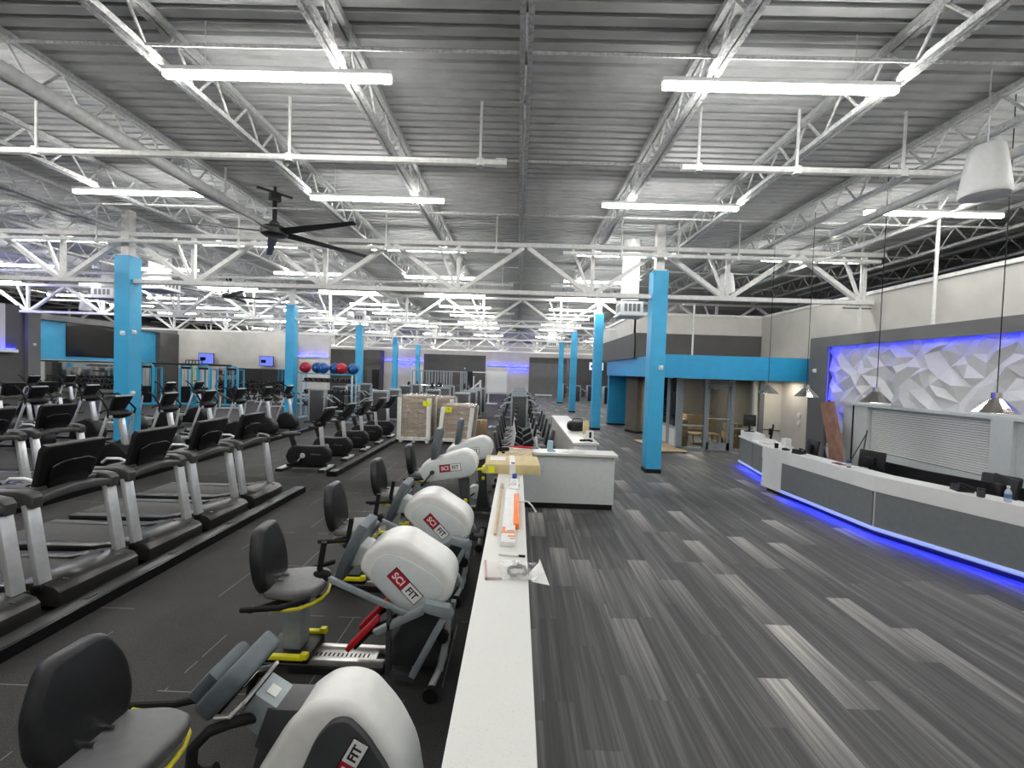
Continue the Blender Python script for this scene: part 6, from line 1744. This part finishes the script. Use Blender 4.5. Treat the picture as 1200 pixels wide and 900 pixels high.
# ---- benches and dumbbell racks by the back left wall, wall mirror, televisions, big screen
def screen(name, label, cat, c, w_, h_, axis, m, bez=0.03, mount=True):
    t = thing(name, label, cat, c, 0 if axis == 'y' else PI / 2)
    mb = MB(); mb.box((0, 0.03, 0), (w_, 0.06, h_), 0.006); part('housing', mb, M['black'], t)
    mb = MB(); mb.box((0, -0.002, 0), (w_ - 2 * bez, 0.004, h_ - 2 * bez)); part('screen', mb, M[m], t, smooth=False)
    return t
def tv(label, c, w_=1.15, h_=0.68, m='tv_blue'):
    t = screen('television', label, 'television', c, w_, h_, 'y', m)
    mb = MB(); mb.box((0, 0.12, 0), (0.3, 0.14, 0.25), 0.01); part('wall_bracket', mb, M['black'], t)
    mb = MB(); mb.box((-w_ * 0.2, -0.006, -0.02), (w_ * 0.35, 0.004, h_ * 0.3)); part('picture_figure', mb, M['screen'], t, smooth=False)
tv('lit blue television high on the beige wall above the cable rig', (-21.85, 29.6, 2.65), 1.1, 0.75)
tv('lit blue television on the beige wall left of the second column', (-17.6, 29.6, 2.6), 1.0, 0.7)
tv('bright television on the dark far wall between the right columns', (8.1, Y_FAR - 0.3, 3.25), 1.5, 0.85, 'tv_white')
t = screen('wall_screen', 'very large dark video wall on the blue bay', 'video wall', (-24.38, 24.85, 3.38), 4.3, 1.85, 'x', 'screen')
t.rotation_euler = (0, 0, PI / 2)
mb = MB()
for z, w_ in ((-0.72, 0.95), (-0.80, 0.6)):
    mb.box((1.35, -0.006, z), (w_, 0.003, 0.03))
part('caption_line', mb, M['paper'], t, 'small pale lines of text', smooth=False)
t = thing('wall_mirror', 'long gym mirror along the left wall under the blue bay', 'mirror', (-24.47, 24.8, 1.2), PI / 2)
mb = MB(); mb.box((0, 0, 0), (7.0, 0.03, 1.95)); part('glass', mb, M['mirror'], t, smooth=False)
mb = MB(); mb.box((0, -0.01, -1.0), (7.05, 0.04, 0.05)); part('bottom_rail', mb, M['silver_paint'], t)
t = thing('wall_mirror', 'wide gym mirror along the beige back wall under the televisions', 'mirror', (-18.6, 29.96, 1.25))
mb = MB(); mb.box((0, 0, 0), (5.2, 0.03, 1.6)); part('glass', mb, M['mirror'], t, smooth=False)
mb = MB(); mb.box((0, -0.01, -0.82), (5.25, 0.04, 0.05)); part('bottom_rail', mb, M['silver_paint'], t)
def dumbbell_rack(label, x, y, rz=0.0, n=8):
    t = thing('dumbbell_rack', label, 'dumbbell rack', (x, y, 0), rz)
    for s in (-1, 1):
        mb = MB(); mb.bar((s * 1.1, 0.25, 0), (s * 1.1, 0.1, 1.0), 0.06, 0.08); mb.span((s * 1.1 - 0.04, -0.3, 0), (s * 1.1 + 0.04, 0.35, 0.06)); part('end_frame', mb, M['black_metal'], t)
    for j, z in enumerate((0.35, 0.68, 1.0)):
        mb = MB(); mb.box((0, 0.15 - 0.14 * (2 - j) * 0.8, z), (2.2, 0.28, 0.04), 0.006, (0.08, 0, 0)); part('tray', mb, M['black_metal'], t)
        for k in range(n):
            d = thing('dumbbell', 'dumbbell %s from left, %s tray, %s' % (ORD[k], ('lowest', 'middle', 'top')[j], label.replace('long black dumbbell ', '').strip()), 'dumbbell',
                      (x - 0.95 + k * 1.9 / (n - 1), y + 0.12 - 0.14 * (2 - j) * 0.8, z + 0.11), 0, 'dumbbells along the back wall')
            link('bar', m_bar, d); link('head', m_hd, d); link('head', m_hd, d, (0, -0.24, 0))
dumbbell_rack('long black dumbbell rack under the left television', -19.8, 29.2)
dumbbell_rack('long black dumbbell rack under the right television', -17.2, 29.2)
def bench(label, x, y, rz):
    t = thing('weight_bench', label, 'weight bench', (x, y, 0), rz, 'weight benches by the back left wall')
    mb = MB(); mb.box((0.2, 0, 0.45), (0.4, 0.3, 0.07), 0.02); part('seat', mb, M['vinyl'], t)
    mb = MB(); mb.box((-0.35, 0, 0.68), (0.8, 0.3, 0.07), 0.02, (0, 0.6, 0)); part('back_pad', mb, M['vinyl'], t)
    mb = MB(); mb.bar((0.4, 0, 0.05), (-0.6, 0, 0.05), 0.07, 0.07); mb.bar((0.2, 0, 0.05), (0.1, 0, 0.42), 0.06, 0.06); mb.bar((-0.5, 0, 0.05), (-0.45, 0, 0.7), 0.05, 0.05); mb.span((0.37, -0.25, 0), (0.43, 0.25, 0.06)); mb.span((-0.63, -0.3, 0), (-0.57, 0.3, 0.06)); part('frame', mb, M['silver'], t)
for k, (x, y, r) in enumerate(((-16.9, 26.6, 0.6), (-15.6, 26.3, 0.5), (-14.4, 26.7, 0.7), (-13.2, 26.2, 0.6), (-14.9, 22.0, 0.4), (-13.4, 23.8, 0.7))):
    bench('dark weight bench with silver legs, %s counted from the left, before the mirrors' % ORD[k], x, y, r)

# ---- tall racks far down the aisle
def power_rack(label, loc, rz, group):
    t = thing('power_rack', label, 'weight rack', loc, rz, group)
    for sx in (-1, 1):
        for sy in (-1, 1):
            mb = MB(); mb.bar((sx * 0.6, sy * 0.55, 0), (sx * 0.6, sy * 0.55, 2.3), 0.08, 0.08); part('upright', mb, M['silver_paint'], t)
    mb = MB()
    for s in (-1, 1):
        mb.bar((-0.6, s * 0.55, 2.28), (0.6, s * 0.55, 2.28), 0.07, 0.07); mb.bar((s * 0.6, -0.55, 2.28), (s * 0.6, 0.55, 2.28), 0.07, 0.07); mb.bar((s * 0.6, -0.6, 0.05), (s * 0.6, 0.7, 0.05), 0.08, 0.08)
        mb.bar((s * 0.6, -0.55, 0.9), (s * 0.6, 0.55, 0.9), 0.05, 0.05)
    part('cross_member', mb, M['silver_paint'], t)
    mb = MB(); mb.tube([(-1.05, -0.45, 1.25), (1.05, -0.45, 1.25)], 0.016, 6)
    b = part('barbell', mb, M['chrome'], t)
    for s in (-1, 1):
        mb = MB(); mb.tube([(s * 0.8, -0.45, 1.25), (s * 0.92, -0.45, 1.25)], 0.21, 14); part('plate', mb, M['black'], b)
    mb = MB(); mb.box((0, -0.3, 0.45), (0.3, 1.1, 0.08), 0.02); mb.bar((0, 0.1, 0.02), (0, 0.1, 0.42), 0.08, 0.08); mb.bar((0, -0.7, 0.02), (0, -0.7, 0.42), 0.08, 0.08); part('bench_pad', mb, M['vinyl'], t)
    return t
PR = 'power racks far down the left of the aisle'
pr0 = power_rack('silver power rack, nearest of those far down the left of the aisle', (-7.0, 31.2, 0), 0, PR)
for k in range(4):
    copy_tree(pr0, (-7.0 + (2.3 if k % 2 == 0 else 0), 31.2 + 2.4 * ((k + 1) // 2), 0), 0, 'silver power rack, %s of those far down the left of the aisle' % ORD[k + 1], PR)
t = thing('leg_press', 'silver sloping leg press frame far down the left of the aisle', 'weight machine', (-2.95, 28.0, 0))
mb = MB()
for s in (-1, 1):
    mb.bar((-1.3, s * 0.35, 0.1), (0.5, s * 0.35, 1.7), 0.07, 0.08); mb.bar((0.5, s * 0.35, 0), (0.5, s * 0.35, 1.75), 0.08, 0.08); mb.bar((-1.4, s * 0.35, 0.05), (0.6, s * 0.35, 0.05), 0.08, 0.08)
mb.bar((0.5, -0.4, 1.75), (0.5, 0.4, 1.75), 0.08, 0.08); part('frame', mb, M['silver'], t)
mb = MB(); mb.box((-0.2, 0, 1.2), (0.08, 0.6, 0.5), 0.02, (0, -0.75, 0)); part('foot_plate', mb, M['charcoal'], t)
mb = MB(); mb.box((-1.15, 0, 0.35), (0.7, 0.45, 0.1), 0.03, (0, 0.5, 0)); part('seat', mb, M['vinyl'], t)
t = thing('cable_tower', 'tall thin silver pull-up tower at the end of the left machines', 'weight machine', (-2.1, 31.0, 0))
mb = MB(); mb.bar((0, 0, 0), (0, 0, 2.35), 0.1, 0.1); mb.bar((-1.2, 0, 2.3), (0.1, 0, 2.3), 0.07, 0.07); mb.bar((-1.1, 0, 0), (-1.1, 0, 2.0), 0.08, 0.08); part('frame', mb, M['silver'], t)
mb = MB(); mb.span((-0.55, -0.5, 0), (0.65, 0.5, 0.07), 0.01); part('base', mb, M['silver_paint'], t)
mb = MB(); mb.span((-0.95, -0.15, 0.1), (-0.65, 0.15, 1.2)); part('weight_stack', mb, M['black'], t)
for k, (x, y) in enumerate(((5.0, 36.2), (6.3, 37.0), (7.2, 35.0), (4.3, 40.0))):
    copy_tree(sm0, (x, y, 0), 0.4 * k, 'silver weight machine, %s of those far off between the right blue columns' % ORD[k], 'weight machines far off on the right')
t = thing('weight_bench', 'pale flat bench far off left of the fourth right column', 'weight bench', (2.3, 37.5, 0))
mb = MB(); mb.box((0, 0, 0.45), (1.5, 0.35, 0.09), 0.02); part('pad', mb, M['shroud'], t)
mb = MB(); mb.span((-0.65, -0.2, 0), (-0.58, 0.2, 0.41)); mb.span((0.58, -0.2, 0), (0.65, 0.2, 0.41)); part('leg_frame', mb, M['silver_paint'], t)
t = thing('exit_sign', 'small red lit sign beside the dark far doorway', 'sign', (-13.0, Y_FAR - 0.15, 2.55))
mb = MB(); mb.box((0, 0, 0), (0.3, 0.06, 0.2), 0.01); part('housing', mb, M['white'], t)
mb = MB(); mb.box((0, -0.033, 0), (0.24, 0.004, 0.14)); part('lit_face', mb, M['exit_red'], t, smooth=False)
